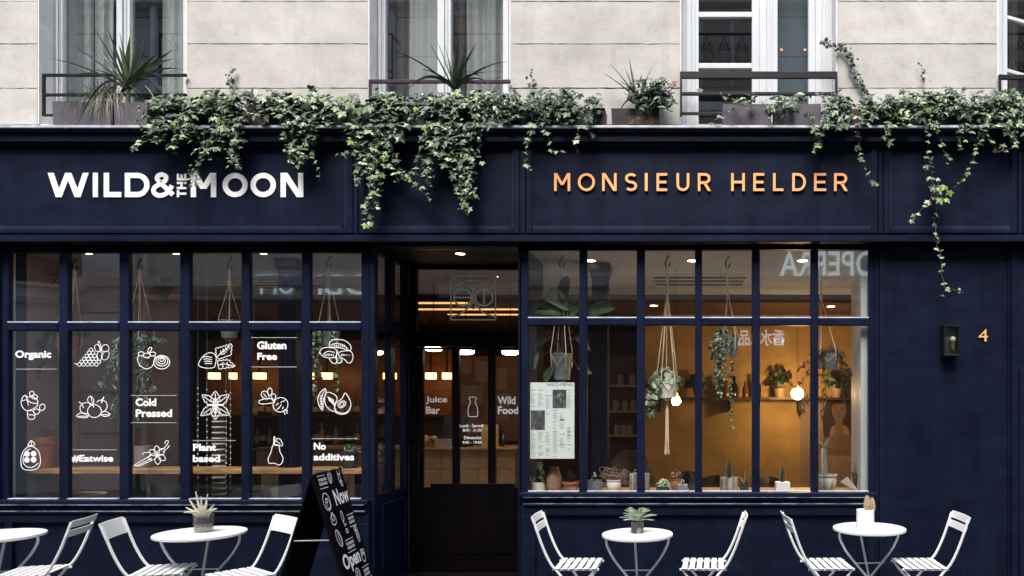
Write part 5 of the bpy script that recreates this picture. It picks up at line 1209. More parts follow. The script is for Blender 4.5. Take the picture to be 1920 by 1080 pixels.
def curls(n, w, h):
    def f(t, x, Y, z, r):
        b = MB()
        for _ in range(n):
            a = hr.uniform(0, 6.28); pts = [(x, Y, z)]
            for k in range(5):
                a += hr.uniform(-1.5, 1.5); pts.append((x+hr.uniform(-w, w), Y+hr.uniform(-.05,.05), z+hr.uniform(-.05, h)))
            b.tube(smooth(pts, 5), .0028, 4)
        b.build('curly_stems', M['root'], t, kind='stuff')
    return f
pot(1010, 27, 18, 'leafy plant in a small white pot under the left corner of the menu', 'pot_white', clump(26, .10, .20, 'heart', (.05,.085)))
pot(1039, 29, 46, 'tall tan stoneware vase on the sill under the menu sheet', 'pot_tan', None, 'vase', name='stoneware_vase', cat='vase')
pot(1070, 30, 19, 'terracotta pot of dark grass against the first bar of the right window', 'terracotta', spiky(60, .13, 1.0, .006, 'leaf_mid', .1), 'taper')
pot(1114, 31, 21, 'lilac-grey pot with a small succulent in the second pane', 'pot_grey', clump(14, .03, .09, 'oval', (.02,.035), (1,2,2)), 'cyl')
pot(1151, 27, 22, 'round white pot overflowing with curly brown stems', 'pot_white', curls(13, .14, .13), 'bowl')
pot(1199, 38, 34, 'wood-grained grey cylinder pot behind the second bar', 'pot_glaze', clump(12, .05, .12, 'oval', (.02,.03), (1,2,2)), 'cyl')
pot(1243, 26, 10, 'low pot with a mound of pale variegated leaves in the third pane', 'pot_dark', clump(90, .075, .075, 'oval', (.03,.045), (1,2,2,2)), 'bowl')
pot(1280, 19, 14, 'tiny grey-green cube pot left of the third bar', 'pot_grey', cactus(.055, .012), 'cube', Y=.24)
pot(1268, 24, 20, 'brown basket pot with rust-coloured rosettes behind the pale variegated mound', 'terracotta', clump(40, .07, .10, 'oval', (.04,.06), (0,0,1), ('tarnish','terracotta','leaf_dark')), 'bowl', Y=.42)
pot(1301, 20, 16, 'small dark pot with thin pink stalks by the third bar', 'pot_dark', spiky(14, .17, 1.5, .004, 'root', .05), 'cyl', Y=.36)
pot(1367, 34, 27, 'streaked grey stump-shaped pot with a knobbly cactus in the fourth pane', 'pot_glaze', cactus(.16, .026, 'leaf_dark', 7), 'cyl')
pot(1395, 16, 12, 'small dark pot with glinting stalks right of the stump pot', 'pot_dark', spiky(12, .15, 1.4, .004, 'leaf_light', .05), 'cyl', Y=.4)
pot(1467, 26, 18, 'white square pot holding one upright dark cactus in the fifth pane', 'pot_white', cactus(.15, .024, 'leaf_dark', 7), 'cube')
pot(1549, 40, 32, 'wide glazed bowl pot with a tall scaly trunk in the last pane', 'pot_glaze', None, 'bowl')
tp = [o for o in COL.objects if o.get('label', '').startswith('wide glazed bowl')][0]
b = MB(); x_, Y_, z_ = tp.location.x-.02, tp.location.y, tp.location.z+.13
for i in range(60):
    for j in range(12):
        a = 2*math.pi*(j+.5*(i % 2))/12; r_ = .032-.0002*i; b.ball((x_+r_*math.cos(a), Y_+r_*math.sin(a), z_+i*.0045), .0042, n=5) if i % 2 == 0 else None
b.lathe((x_, Y_, z_), [(.031,0),(.028,.27)], 14); b.build('scaly_trunk', M['pot_glaze'], tp)
f_ = spiky(34, .15, .7, .006, 'leaf_light', .3); f_(tp, x_, Y_, z_+.27, .03)
pot(1614, 32, 34, 'dark pot with wiry stems at the right end of the sill', 'pot_dark', curls(10, .10, .17), 'taper', Y=.33)
cn = thing('white_paper_cone', (X(1598,.24), .24, zS), 'white folded cone leaning in the last pane of the right window', 'ornament')
MB().add([(X(1576,.24),.26,Z(904,.24)),(X(1588,.24),.22,Z(893,.24)),(X(1612,.24),.25,zS),(X(1608,.24),.27,zS),(X(1588,.24),.30,Z(897,.24))],[(0,1,2,3),(1,4,3,2),(0,3,4),(0,4,1)]).build('cone', M['pot_white'], cn)
# pots on the left window bar
zB = zt_ = 1.72-(880-760)*K(.34)+.001
pot(77, 44, 58, 'terracotta pot with a gnarled leafy plant on the bar in the first pane', 'terracotta', lambda t, x, Y, z, r: (clump(9, .15, .17, 'heart', (.10,.15), (0,1,1))(t, x-.05, Y, z, r), curls(5, .12, .25)(t, x, Y, z, r)), 'taper', Y=.5, z=zB, grp='pots on the oak window bar')
pot(656, 26, 30, 'dark glass pot with a feathery plant on the bar, behind the word additives', 'pot_dark', clump(60, .12, .08, 'long', (.04,.06), (0,1,2)), 'cyl', Y=.5, z=zB, grp='pots on the oak window bar')
pot(270, 30, 40, 'pale cup-shaped pot behind the vanilla drawing', 'plaster', None, 'cyl', Y=.58, z=zB, grp='pots on the oak window bar', name='cup', cat='cup')
# plant just inside the side light
pot(716, 30, 40, 'dark pot with a fine-leaved shrub behind the side light', 'pot_dark', clump(70, .10, .22, 'long', (.04,.06), (0,0,1)), 'taper', Y=.60, z=.95, grp=None)
st = MB().box(-3.22, -2.98, .48, .75, ZF, .949).build('plinth', M['oak_dark'], None); tag(st, 'dark plinth carrying the shrub behind the side light', 'plinth')

# ================================================================ PLANTERS ON THE LEDGE
zL = Z(235.5, CY)+.001
pidx = 0
def trough(a, c, top, m, label, Y=-.13, d=.19):
    t = thing('planter_trough', (X((a+c)/2, Y), Y, zL), label, 'planter', 'planter troughs along the lead ledge')
    z1 = Z(top, Y); x0, x1 = X(a, Y), X(c, Y); b = MB()
    ta = .008; w_ = .014
    b.add([(x0+ta,Y+ta,zL),(x1-ta,Y+ta,zL),(x1-ta,Y+d-ta,zL),(x0+ta,Y+d-ta,zL),(x0,Y,z1),(x1,Y,z1),(x1,Y+d,z1),(x0,Y+d,z1)],[(0,3,2,1),(0,1,5,4),(1,2,6,5),(2,3,7,6),(3,0,4,7)])
    b.add([(x0,Y,z1),(x1,Y,z1),(x1,Y+d,z1),(x0,Y+d,z1),(x0+w_,Y+w_,z1),(x1-w_,Y+w_,z1),(x1-w_,Y+d-w_,z1),(x0+w_,Y+d-w_,z1)],[(0,1,5,4),(1,2,6,5),(2,3,7,6),(3,0,4,7)])
    b.add([(x0+w_,Y+w_,z1),(x1-w_,Y+w_,z1),(x1-w_,Y+d-w_,z1),(x0+w_,Y+d-w_,z1),(x0+w_,Y+w_,z1-.02),(x1-w_,Y+w_,z1-.02),(x1-w_,Y+d-w_,z1-.02),(x0+w_,Y+d-w_,z1-.02)],[(0,1,5,4),(1,2,6,5),(2,3,7,6),(3,0,4,7)])
    b.build('body', M[m], t, bevel=.003)
    MB().box(x0+w_+.001, x1-w_-.001, Y+w_+.001, Y+d-w_-.001, z1-.04, z1-.018).build('soil', M['soil'], t)
    return t
trough(97, 208, 190, 'planter', 'grey trough at the far left holding the drooping sedge'); trough(212, 276, 192, 'planter', 'grey trough under the tall left yucca')
trough(292, 412, 196, 'planter_black', 'black trough hidden by the leftmost ivy mass'); trough(426, 530, 198, 'planter_brown', 'brown trough showing between the two left ivy masses')
for a, c in ((544, 652), (664, 772), (780, 896)): trough(a, c, 196, 'planter_black', 'black trough buried in the central ivy curtain %s' % {544:'left of the middle window', 664:'under the left jamb of the middle window', 780:'under the spiky middle yucca'}[a])
trough(940, 1046, 196, 'planter_black', 'black trough right of the middle window, full of ivy'); trough(1064, 1134, 202, 'planter_black', 'short black trough left of the rust-flecked one')
tr = trough(1146, 1236, 203, 'planter_black', 'black trough with a rust-flecked front under the small spiky plant')
MB().box(X(1178, -.132), X(1226, -.132), -.134, -.1225, Z(233, -.13), Z(218, -.13)).build('rust_patch', M['tarnish'], tr)
trough(1355, 1447, 195, 'planter', 'grey trough with a sharp edge, left of the pair under the third window'); trough(1452, 1540, 195, 'planter', 'grey trough draped with ivy, right of the pair under the third window')
trough(1562, 1616, 204, 'tarnish', 'rusty brown trough beneath the climbing ivy shoot')
for a, c in ((1630, 1735), (1748, 1850), (1862, 1970)): trough(a, c, 198, 'planter_black', 'black trough under the %s of the far right ivy' % {1630:'left part', 1748:'middle', 1862:'right end'}[a])

# spiky plants
def yucca(cx, cy, tips, label, w=.022, Y=-.03, pale=.12, name='yucca_plant'):
    t = thing(name, (X(cx, Y), Y, zL+.17), label, 'yucca', 'spiky plants on the ledge')
    for i, (tx, ty, sg) in enumerate(tips):
        dy = hr.uniform(-.22, .06); b = MB()
        blade(b, (X(cx+hr.uniform(-4,4), Y), Y+hr.uniform(-.02,.02), Z(cy, Y)), (X(tx, Y+dy*.5), Y+dy, Z(ty, Y+dy*.5)), w*hr.uniform(.8,1.15), sg, 10)
        b.build('leaf', M['yucca_pale'] if hr.random() < pale else M['yucca'], t)
    MB().lathe((X(cx, Y), Y, zL+.12), [(.024,0),(.018,Z(cy,Y)-zL-.12)], 8).build('stem', M['yucca'], t)
yucca(240, 168, [(140,88,.1),(98,112,.12),(185,50,.03),(213,56,.0),(243,40,.0),(228,60,.0),(262,52,.0),(222,84,.02),(252,66,.0),(300,104,.08),(178,132,.2),(312,138,.2),(196,96,.05),(287,78,.03),(333,95,.08),(345,119,.2),(350,134,.3),(172,80,.06),(155,258,.75),(190,232,.7),(215,238,.6),(300,200,.6),(318,185,.5),(135,150,.35),(160,100,.08),(250,70,.0),(276,90,.03),(200,110,.05),(290,140,.25),(322,160,.4),(205,75,.02),(235,90,0),(268,110,.03)],
      'tall green yucca in front of the left upper window', .048, pale=.3)
yucca(852, 168, [(735,100,.15),(790,128,.2),(806,80,.03),(818,72,.02),(835,84,0),(850,90,0),(868,78,.0),(898,84,.04),(880,95,.02),(955,116,.2),(920,140,.3),(775,160,.5),(930,178,.6),(945,190,.6),(760,190,.6),(860,100,0),(842,110,0),(875,120,.03),(800,140,.2),(905,165,.5)],
      'dark spiky yucca in front of the middle upper window', .038, pale=.05)
yucca(1195, 190, [(1130,136,.1),(1142,118,.05),(1180,112,0),(1226,118,.05),(1205,140,0),(1160,150,.2),(1240,205,.7),(1228,225,.7),(1155,225,.6),(1250,150,.2),(1172,130,0),(1215,150,.05)],
      'small spiky plant in the rust-flecked trough', .030, pale=.2)
sg = thing('sedge_plant', (X(195, -.05), -.05, zL+.18), 'fine drooping dry sedge spilling over the far left trough', 'sedge')
b = MB()
for _ in range(260):
    x0 = 195+hr.uniform(-25, 25); tx = x0+hr.gauss(-12, 32); ty = hr.uniform(185, 232) if hr.random() < .8 else hr.uniform(150, 170)
    blade(b, (X(x0, -.05), -.05+hr.uniform(-.04,.04), Z(186, -.05)), (X(tx, -.14), -.14-hr.uniform(0,.06), Z(ty, -.14)), .0035, hr.uniform(.3,.9), 6, hr.choice((0,0,1)))
b.build('blades', [M['grassy'], M['yucca_pale']], sg, kind='stuff')

# ================================================================ IVY
lf_mesh = {}
def leaf_mesh(m, v):
    if (m, v) not in lf_mesh:
        vs, fs = leaf_verts('ivy', .08+.07*v, .1+.2*v); me = bpy.data.meshes.new('ivy_leaf'); me.from_pydata([tuple(p) for p in vs], [], fs); me.materials.append(IVY[m]); lf_mesh[(m, v)] = me
    return lf_mesh[(m, v)]
ir = random.Random(11)
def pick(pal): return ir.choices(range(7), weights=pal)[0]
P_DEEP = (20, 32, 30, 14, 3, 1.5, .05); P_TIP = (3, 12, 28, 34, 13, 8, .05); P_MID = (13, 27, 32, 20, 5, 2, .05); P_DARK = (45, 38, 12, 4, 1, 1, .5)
def ivy(label, rng, top, bottom, n, strands, parts=90, pal=P_DEEP, big=(), ups=(), Yc=-.12):
    xc = (rng[0]+rng[1])/2; t = thing('ivy_plant', (X(xc, Yc), Yc, zL+.1), label, 'ivy', 'ivy plants hanging over the navy fascia')
    fol = MB(); stm = MB(); singles = []
    def put(p, s, nrm, tip, roll, m, want):
        if want: singles.append((p, s, nrm, tip, roll, m))
        else: add_leaf(fol, p, s, nrm, tip, roll, 'ivy', m)
    # body of the plant over its trough: lumpy heap made of short shoots
    lumps = [(ir.uniform(rng[0], rng[1]), ir.uniform(0, 1), ir.uniform(-.9, 1.25)) for _ in range(max(5, int((rng[1]-rng[0])/9)))]
    for i in range(int(n*.74)):
        lx, lh, lb = ir.choice(lumps); px = lx+ir.gauss(0, 8); q_ = ir.random()
        ht = top+(bottom-top)*.30*lh; bt_ = 226+abs(bottom-226)*lb if bottom > 226 else bottom-4+8*lb; py = ht+(bt_-ht)*q_+ir.gauss(0, 3)
        if py > 232: Y = ir.uniform(-.27, -.205)
        else: Y = ir.uniform(-.25, .02) if py > 180 else ir.uniform(-.18, .06)
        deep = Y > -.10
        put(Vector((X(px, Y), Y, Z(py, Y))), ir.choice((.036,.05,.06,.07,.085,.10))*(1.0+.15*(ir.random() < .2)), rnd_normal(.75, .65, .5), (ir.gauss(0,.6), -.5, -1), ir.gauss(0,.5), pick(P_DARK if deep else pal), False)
    for st_ in strands:
        x0, y0, x1, y1, w = st_[:5]; sparse = w < 9; sz = st_[5] if len(st_) > 5 else (.064 if not sparse else .060); dens = st_[6] if len(st_) > 6 else 1.0
        L_ = math.hypot(x1-x0, y1-y0); k = max(4, int(L_/18)); pts = []
        bow = ir.uniform(-.12, .12)*L_
        for i in range(k+1):
            u = i/k; off = math.sin(u*math.pi)*bow*(.5 if sparse else .25)+ir.gauss(0, 1.6); pts.append((x0+(x1-x0)*u+off, y0+(y1-y0)*u))
        sm = smooth(pts, 4); YY = lambda y: (-.205 if y > 236 else -.16)-ir.uniform(0, .045)
        P3 = [Vector((X(a, -.22), -.215-.012*math.sin(i*.7), Z(c, -.22))) for i, (a, c) in enumerate(sm)]
        for _ in range(1 if sparse else 2): stm.tube([p+Vector((ir.uniform(-.004,.004), ir.uniform(-.004,.004), 0)) for p in P3], .0030, 4)
        step = (8.5 if sparse else 3.6)/dens; nn = int(L_/step*(.9 if sparse else .78*max(1, w/9)))
        for i in range(nn):
            u = (i+ir.random())/nn; idx = min(len(P3)-1, int(u*(len(P3)-1))); p = P3[idx].lerp(P3[min(idx+1, len(P3)-1)], ir.random())
            ww = w*K(-.22)*(.55 if sparse else 1)*(1-.35*u); Yd = ir.uniform(-.05, .02)
            pp = p+Vector((ir.gauss(0, ww*.42), Yd, ir.gauss(0, .012))); s = ir.choice((.62,.8,.9,1.0,1.1,1.25,1.5))*sz*ir.uniform(.9,1.1)*(1 if u < .85 else .85)
            m = pick(P_TIP if u > .72 or sparse else P_MID)
            put(pp, s, rnd_normal(.8, .75, .45), (ir.gauss(0,.7), -.35, -1), ir.gauss(0,.35), m, True)
    for up in ups:   # shoots that climb or stand up
        sm = smooth(up[0], 6); Yu = up[2] if len(up) > 2 else .075
        P3 = [Vector((X(a, Yu), Yu, Z(c, Yu))) for a, c in sm]; stm.tube(P3, .0022, 4)
        for p in P3:
            for _ in range(up[1]): put(p+Vector((ir.gauss(0,.018), ir.uniform(-.03,.0), ir.gauss(0,.018))), ir.uniform(.03,.055), (ir.gauss(0,.5), -1, ir.gauss(.3,.4)), (ir.gauss(0,1), -.1, ir.gauss(0,1)), 0, pick(P_DARK if len(up) > 3 else P_MID), True)
    for px, py, s, m in big: put(Vector((X(px, -.26), -.27, Z(py, -.26))), s, (ir.uniform(-.3,.3), -1, .55), (ir.gauss(0,.5), -.2, -1), ir.gauss(0,.4), m, True)
    singles.sort(key=lambda q: -q[1]); ns = len(singles)
    for i, (p, s, nrm, tip, roll, m) in enumerate(singles):
        if i < parts:
            o = link(bpy.data.objects.new('leaf', leaf_mesh(m, ir.randrange(3)))); o.parent = t; mt = orient(nrm, tip, roll).to_4x4(); mt = Matrix.Translation(p-Vector(t.location)) @ mt @ Matrix.Scale(s, 4); o.matrix_local = mt
        else: add_leaf(fol, p, s, nrm, tip, roll, 'ivy', m)
    stm.build('trailing_stems', M['stems'], t, kind='stuff')
    fol.build('foliage', IVY, t, kind='stuff')
    return t
ivy('leftmost ivy mass spreading diagonally down to the letters THE', (292, 420), 172, 258, 1000, [(330,215,252,280,13),(345,225,320,286,12),(360,240,352,262,16),(385,240,366,350,20,.038),(360,235,330,262,12),(400,235,395,300,18),(345,345,362,318,8),(270,205,262,240,9)], pal=P_MID)
ivy('ivy with a bright tip hanging above the letter M, left of the brown trough', (400, 525), 166, 236, 650, [(432,225,441,318,21),(418,230,415,285,12),(410,238,400,270,14),(452,225,440,300,12)], ups=[([(436,168),(434,150),(437,128)], 2)])
ivy('ivy above the letters MOON with a lime-tipped trail', (524, 655), 165, 238, 850, [(560,225,548,306,16),(575,225,563,310,20),(590,230,585,270,14),(585,240,600,340,7),(540,220,536,285,8),(545,275,575,300,16)], pal=P_MID)
ivy('ivy with the longest leftward trails left of the centre, reaching the panel foot', (650, 765), 166, 262, 1150, [(690,240,694,428,15),(705,240,700,392,17),(680,240,672,350,14),(690,250,688,330,22),(722,255,718,318,20),(735,260,745,342,10),(716,330,712,398,7),(745,320,765,340,8),(668,285,630,290,5),(752,318,805,372,9),(722,250,725,290,16)], parts=150,
    big=[(640,185,.11,3),(655,198,.12,3),(672,208,.13,2),(641,214,.12,3),(668,180,.10,2),(690,205,.13,3),(630,205,.09,3),(718,330,.07,5),(700,332,.07,3)])
ivy('dense ivy curtain under the middle yucca with a bright tip beside the right edge', (765, 905), 172, 275, 1500, [(858,255,868,392,20),(848,255,855,340,24),(880,250,884,372,17),(868,370,880,396,13),(820,260,800,345,16),(835,260,845,318,20),(795,270,770,350,9),(900,240,905,318,8),(830,285,845,310,8),(862,260,880,330,22),(815,240,785,262,10)], parts=150, big=[(858,172,.09,3),(780,205,.07,5)])
ivy('dark-leaved ivy right of the middle window with thin curling tendrils', (908, 1138), 168, 230, 1150, [(1000,235,985,310,6),(985,305,1002,335,5),(1018,240,1034,285,5),(1030,280,1060,288,5),(1085,235,1082,285,6),(1100,238,1112,262,9),(1000,232,990,260,10)], pal=P_DARK, parts=120,
    big=[(1010,175,.09,1),(1062,215,.10,2),(1088,180,.09,1),(1105,225,.10,2),(1078,205,.09,2),(1040,190,.09,1),(1110,200,.09,2),(1025,215,.08,0)], ups=[([(996,178),(999,158),(996,136)], 1)])
ivy('small ivy tuft leaning right beside the small spiky plant', (1186, 1252), 146, 204, 420, [(1215,170,1246,150,16),(1200,175,1232,160,14)], pal=P_DARK, parts=40)
ivy('sparse ivy straggling over the two grey troughs', (1395, 1548), 176, 204, 90, [(1400,200,1352,178,6),(1380,205,1330,230,4),(1420,185,1370,190,8),(1518,205,1535,278,10),(1545,215,1528,290,9),(1490,190,1470,210,12),(1430,190,1445,232,7)], parts=110, pal=P_MID, big=[(1372,205,.08,0),(1443,200,.08,3),(1312,170,.08,1),(1360,185,.06,1)])
ivy('ivy with a climbing shoot on the stone beside the third window', (1555, 1690), 176, 240, 850, [(1608,235,1612,285,9),(1610,285,1626,330,7),(1626,325,1645,358,5),(1662,235,1668,276,10),(1570,210,1545,235,12),(1585,215,1530,260,8)], parts=130, pal=P_MID,
    ups=[([(1622,182),(1617,160),(1602,138),(1596,112),(1583,92),(1562,86),(1544,80)], 3, .085, 1)])
ivy('ivy with the very long bare trail dropping past the fascia towards the box lamp', (1690, 1800), 166, 244, 800, [(1740,250,1760,380,5),(1760,340,1752,450,4),(1756,440,1766,480,6,.055),(1764,475,1774,548,5,.05),(1774,540,1808,548,4),(1774,545,1758,556,4),(1756,345,1722,400,4),(1722,400,1706,418,4),(1765,260,1782,310,7),(1735,290,1740,345,5),(1745,380,1775,350,8,.07)], parts=190, pal=P_MID,
    big=[(1770,352,.09,5),(1780,362,.09,5),(1762,377,.09,5),(1775,376,.08,5),(1740,206,.07,5)], ups=[([(1733,180),(1730,150),(1728,122)], 1)])
ivy('ivy at the far right edge with a looping tendril', (1790, 1925), 164, 246, 1000, [(1835,245,1815,325,7),(1815,325,1788,352,6),(1850,250,1872,285,6),(1870,285,1915,272,5),(1885,240,1900,270,10),(1800,240,1798,280,9),(1840,250,1836,280,8),(1910,240,1925,262,8)], parts=120, pal=P_MID)

# ================================================================ FURNITURE
WM = M['white_metal']
def make_chair(panel, label):
    t = thing('folding_chair', (0,0,0), label, 'chair', 'white folding bistro chairs outside the shops')
    hw = .185
    for i in range(6):
        x0 = -.155+i*.056; MB().box(x0, x0+.043, -hw-.012, hw+.012, .474, .482).build('seat_slat', WM, t, bevel=.003)
    for s in (-1, 1):
        y = s*hw
        MB().tube(smooth([(-.315, y, .855), (-.25, y, .66), (-.185, y, .52), (-.12, y, .44), (.02, y, .26), (.235, y, .012)], 5), .0105, 8).build('leg', WM, t, smooth=True)
        y2 = s*(hw-.025)
        MB().tube([(.165, y2, .462), (.12, y2, .40), (-.08, y2, .18), (-.235, y2, .012)], .0095, 8).build('leg', WM, t, smooth=True)
        MB().box(-.175, .185, y2-.004, y2+.004, .455, .4735).build('seat_rail', WM, t, bevel=.002)
        MB().ball((-.1, y+s*.013, .415), .011, n=8).build('rivet', WM, t)
    MB().tube([(-.235, -hw+.03, .03), (-.235, hw-.03, .03)], .007, 6).build('stretcher', WM, t); MB().tube([(.2, -hw, .055), (.2, hw, .055)], .007, 6).build('stretcher', WM, t)
    def back(z0, z1, nm):
        n = 8; vs = []
        for z in (z0, z1):
            for i in range(n+1):
                u = i/n*2-1; xx = -.315-(z-.855)*.355-.012*(1-u*u)
                vs += [(xx-.012, u*(hw+.012), z), (xx-.004, u*(hw+.012), z)]
        k = 2*(n+1); fs = []
        for i in range(n):
            a = 2*i; fs += [(a, a+k, a+2+k, a+2), (a+1, a+3, a+3+k, a+1+k), (a, a+2, a+3, a+1), (a+k, a+1+k, a+3+k, a+2+k)]
        fs += [(0, 1, 1+k, k), (2*n, 2*n+k, 2*n+1+k, 2*n+1)]
        MB().add(vs, fs).build(nm, WM, t, bevel=.002)
    if panel: back(.745, .865, 'back_panel')
    else: back(.815, .868, 'back_slat'); back(.745, .797, 'back_slat')
    return t
seen = {}
def chair(x, y, rz, panel, label, s=1):
    if panel not in seen: o = seen[panel] = make_chair(panel, label)
    else: o = copy_tree(seen[panel])
    o['label'] = label; o.location = (x, y, 0); o.rotation_euler[2] = R(rz); o.scale = (s, s, s); return o
chair(-.905, -.80, 0, False, 'white slat-backed folding chair facing right, just right of the entrance')
chair(.085, -.80, 178, False, 'white folding chair seen side-on right of the feathery plant table')
chair(1.045, -.80, 3, False, 'white folding chair seen side-on with its back to the left, left of the cactus table')
chair(1.78, -.80, 180, False, 'white slat-backed folding chair under the box lamp at the far right')
chair(-4.95, -1.07, 197, False, 'white folding chair with two back slats, facing the table cut by the left edge')
chair(-4.02, -1.02, 17, True, 'white folding chair with solid back panel, left of the jar table')
chair(-3.33, -1.17, 233, True, 'white folding chair with solid back panel turned away beside the sandwich board')
def table(x, y, dia, h, label, rz=0):
    t = thing('bistro_table', (x, y, 0), label, 'table', 'round white bistro tables outside the shops'); r = dia/2
    MB().lathe((x, y, h-.022), [(r-.004,0),(r,.003),(r,.018),(r-.004,.022)], 48).build('table_top', WM, t, smooth=True)
    MB().lathe((x, y, h-.030), [(r*.9,0),(r*.9,.0075)], 32, cap=False).build('rim', WM, t)
    for a in (rz, rz+180):
        c, s = math.cos(R(a)), math.sin(R(a)); o = .02
        P = [(.86*r, .03, h-.024), (.87*r, .03, h-.06), (.82*r, .03, h-.11), (.60*r, .03, h-.22), (.0, .03, h-.43), (-.35*r, .03, h-.56), (-.80*r, .03, .012)]
        MB().tube(smooth([(x+c*px-s*py, y+s*px+c*py, z) for px, py, z in P], 4), .0095, 8).build('leg', WM, t, smooth=True)
    c, s = math.cos(R(rz+100)), math.sin(R(rz+100))
    P = [(.62*r, 0, h-.024), (.0, 0, h-.42), (-.62*r, 0, .012)]
    MB().tube([(x+c*px-s*py, y+s*px+c*py, z) for px, py, z in P], .0095, 8).build('leg', WM, t, smooth=True)
    c, s = math.cos(R(rz)), math.sin(R(rz)); MB().tube([(x-c*.42*r, y-s*.42*r, h-.29), (x+c*.42*r, y+s*.42*r, h-.29)], .006, 6).build('brace', WM, t)
    return t
table(-5.42, -.88, .63, .718, 'round white table cut off by the left edge of the picture', 12)
table(-3.86, -.82, .635, .726, 'round white table carrying the glass jar of pale spiky plant', 5)
table(-.437, -.82, .555, .718, 'round white table carrying the feathery pale green plant', 2)
table(1.435, -.58, .585, .724, 'round white table carrying the white pot with the two tan cactus columns', 4)
# things on the tables
jt = thing('glass_jar_plant', (-3.85, -.80, .727), 'pale spiky air plant in a straight glass tumbler on the left table', 'potted plant')
x, y, z = -3.85, -.80, .727
MB().lathe((x, y, z), [(.066,0),(.07,.004),(.072,.135),(.068,.135),(.066,.012)], 22, cap=False).build('tumbler', M['clear'], jt, smooth=True)
MB().lathe((x, y, z+.012), [(.060,0),(.062,.055)], 16).build('gravel', mat('pink_gravel', (.34,.20,.18), .9, 0, .5, 60), jt); MB().lathe((x, y, z+.068), [(.062,0),(.062,.045)], 16).build('soil', M['soil'], jt)
b = MB()
for tx, tz, sg_ in ((-.115,.085,.2),(-.13,.045,.4),(-.09,.15,.1),(-.04,.21,.0),(.0,.17,0),(.05,.19,.05),(.045,.12,.1),(.10,.11,.2),(.12,.075,.4),(-.06,.10,.2),(.07,.06,.4),(-.02,.13,0),(.02,.10,.0),(-.08,.05,.4),(-.05,.06,.3)):
    b.tube(smooth([(x+tx*.15, y, z+.10), (x+tx*.6, y-.02, z+.11+tz*.45+sg_*.06), (x+tx*1.05, y-.03, z+.11+tz)], 5), [.010,.0105,.011,.011,.010,.009,.0085,.0075,.006,.0045,.002], 6)
b.build('leaves', M['airplant'], jt, smooth='all')
ft = thing('feathery_plant', (-.44, -.80, .719), 'feathery pale green plant in a ribbed glass pot on the third table', 'potted plant')
x, y, z = -.44, -.80, .719; b = MB(); prof = []
for i in range(12): prof += [(.047+.004*(i % 2), i*.0078)]
b.lathe((x, y, z), prof, 20); b.build('ribbed_pot', mat('smoked_ribbed_glass', (.045,.035,.032), .12, 0, 0, 12, col2=(.30,.28,.26), cov=(.55,.62)), ft, smooth=True)
b = MB()
for i in range(26):
    a = hr.uniform(-1, 1); l = hr.uniform(.10, .165); e = hr.uniform(.15, 1.2) if abs(a) > .4 else hr.uniform(.9, 1.5)
    tx, tz = math.copysign(math.cos(e), a)*l, math.sin(e)*l*.85; ty = hr.uniform(-.07,.07)
    pts = smooth([(x, y, z+.09), (x+tx*.5, y+ty*.5, z+.09+tz*.65), (x+tx, y+ty, z+.08+tz)], 8); b.tube(pts, .0016, 4)
    for k, p in enumerate(pts[2:]):
        for s_ in (-1, 1): add_leaf(b, (p[0]+s_*.005, p[1], p[2]+.003), .032*(1-k/22), (hr.gauss(0,.3), -1, .6), (s_*1.0+tx*3, -.2, tz*4), 0, 'long', hr.choice((0,0,1)))
b.build('fronds', [M['succulent'], M['leaf_light']], ft)
ct = thing('cactus_pot', (1.40, -.59, .725), 'white square-shouldered pot holding two tan cactus columns on the right table', 'potted plant')
x, y, z = 1.40, -.59, .725; MB().lathe((x, y, z), [(.066,0),(.071,.004),(.071,.146),(.062,.148),(.060,.135)], 28).build('pot', M['pot_white'], ct, smooth=True)
cactus(.135, .024, 'cactus', 8)(ct, x+.012, y-.01, z+.13, .07); cactus(.11, .024, 'cactus', 8)(ct, x+.055, y-.0, z+.13, .07)

# sandwich board
ab = thing('sandwich_board', (-2.9, -.78, 0), 'black sandwich board lettered Now Open standing by the entrance', 'sandwich board')
P1, P2 = Vector((-2.857, -1.09, 1.19)), Vector((-2.93, -.475, 1.19)); al = (P2-P1).normalized(); outv = Vector((-al.y*-1, al.x*-1, 0)) if False else Vector((al.y, -al.x, 0))
if outv.x < 0: outv = -outv
Lb = (P2-P1).length; SL = .285
def bpt(u, v, out=0.0, side=1, P=P1): # u across (0..1), v down in metres along the leaf
    dn = (Vector((0,0,-1))+outv*SL*side).normalized(); nrm = (outv*side+Vector((0,0,1))*SL).normalized()
    return P+al*(Lb*u)+dn*v+nrm*(out+.008)
HL = 1.19*math.sqrt(1+SL*SL)-.012
for side in (1, -1):
    b = MB(); c = [bpt(u, v, o_, side) for o_ in (0, -.016) for u, v in ((0,0),(1,0),(1,HL),(0,HL))]
    b.add(c, [(0,1,2,3),(7,6,5,4),(0,4,5,1),(1,5,6,2),(2,6,7,3),(3,7,4,0)]); b.build('leaf_board', M['blackboard'], ab, bevel=.003)
MB().tube([P1+Vector((0,0,.004))-al*.005, P2+Vector((0,0,.004))+al*.005], .012, 8).build('hinge', M['rail'], ab)
c1, c2 = bpt(.02, .50, -.02, 1), bpt(.02, .50, -.02, -1); b = MB(); b.tube([c1, c2], .006, 6); b.build('stay', M['pot_grey'], ab)
b = MB(); bas = lambda u, v: bpt(u, v, .0012)
def zb(x, y):   # board drawing coordinates: invert the photograph's view of the leaf
    return x, y
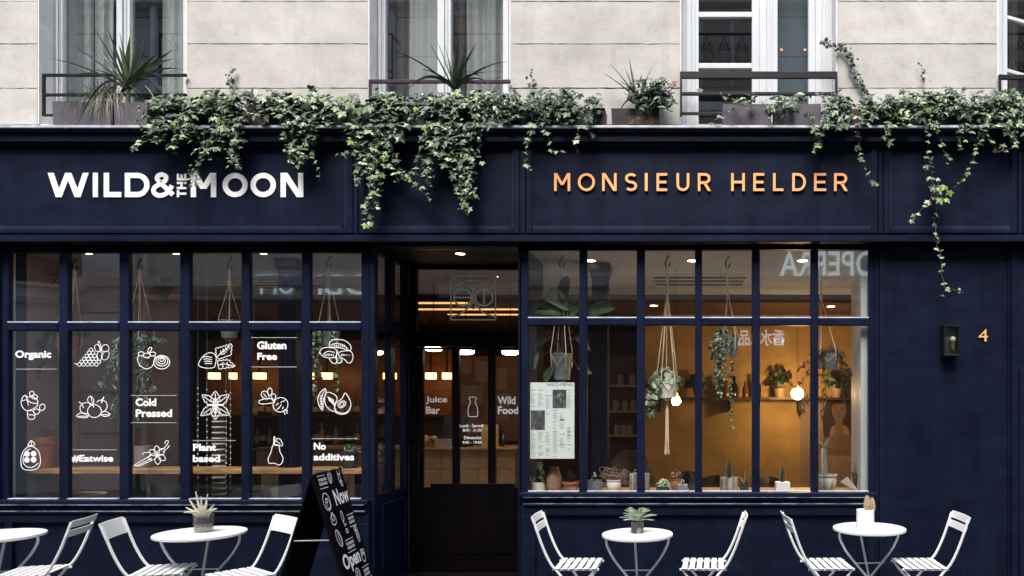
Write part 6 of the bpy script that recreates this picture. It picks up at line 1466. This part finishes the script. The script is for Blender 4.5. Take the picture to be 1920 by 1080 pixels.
text_uv(b, 'Now', .47, .97, .145, .275, bas, .03); b.build('word_now', M['vinyl'], ab); b = MB(); text_uv(b, 'Open', .14, .74, .645, .80, bas, .03); b.build('word_open', M['vinyl'], ab); b = MB()
jit = [0]
def bl(pts, w=.011, closed=False):
    jit[0] = (jit[0]+1) % 8; o_ = .0012+.00012*jit[0]
    for q_ in ribbon([(u*Lb, .82*v-.06) for u, v in pts], w*1.0, closed): b.add([bpt(p[0]/Lb, p[1], o_) for p in q_], [(0,1,2,3)])
def be(cu, cv, ru, rv, rot=0, w=.008, n=12): bl([(cu+a/Lb, cv+c_) for a, c_ in ell(0, 0, ru*Lb, rv, rot=rot, n=n)], w, True)
def squig(u0, u1, v0, lines):
    bl([(u0, v0-.03), (u1, v0-.03)], .005); bl([(u0, v0+lines*.045), (u1, v0+lines*.045)], .005)
    for k in range(lines):
        u = u0+.02
        while u < u1-.03: be(u+.02, v0+.008+k*.04, .02, .011, w=.007, n=7); u += .052
squig(.12, .38, .12, 2); squig(.70, .95, .56, 2); squig(.40, .68, .78, 2); squig(.70, .95, 1.10, 2)
be(.52, .12, .06, .065, 15); be(.52, .12, .025, .05, 15); be(.85, .09, .05, .035); be(.84, .16, .04, .05); be(.86, .21, .035, .03)
be(.20, .34, .11, .085); be(.22, .36, .06, .05); be(.20, .33, .03, .02); be(.50, 1.10, .07, .06); be(.50, 1.10, .03, .03); squig(.12, .38, 1.16, 2); be(.80, 1.24, .08, .06); be(.80, 1.24, .03, .03); be(.45, 1.28, .09, .06); be(.24, .52, .08, .05); be(.24, .49, .04, .04)
be(.55, .52, .035, .05); bl([(.52,.56),(.55,.62),(.60,.60)]); be(.56, .67, .04, .02)
be(.24, .70, .07, .085, -12); be(.27, .70, .03, .07, -12); be(.88, .74, .045, .085); be(.87, .74, .02, .04); be(.84, .68, .03, .03); be(.86, .98, .06, .05); be(.83, .93, .03, .03); be(.90, .93, .03, .03)
b.build('chalk_drawings', M['vinyl'], ab, kind='stuff')
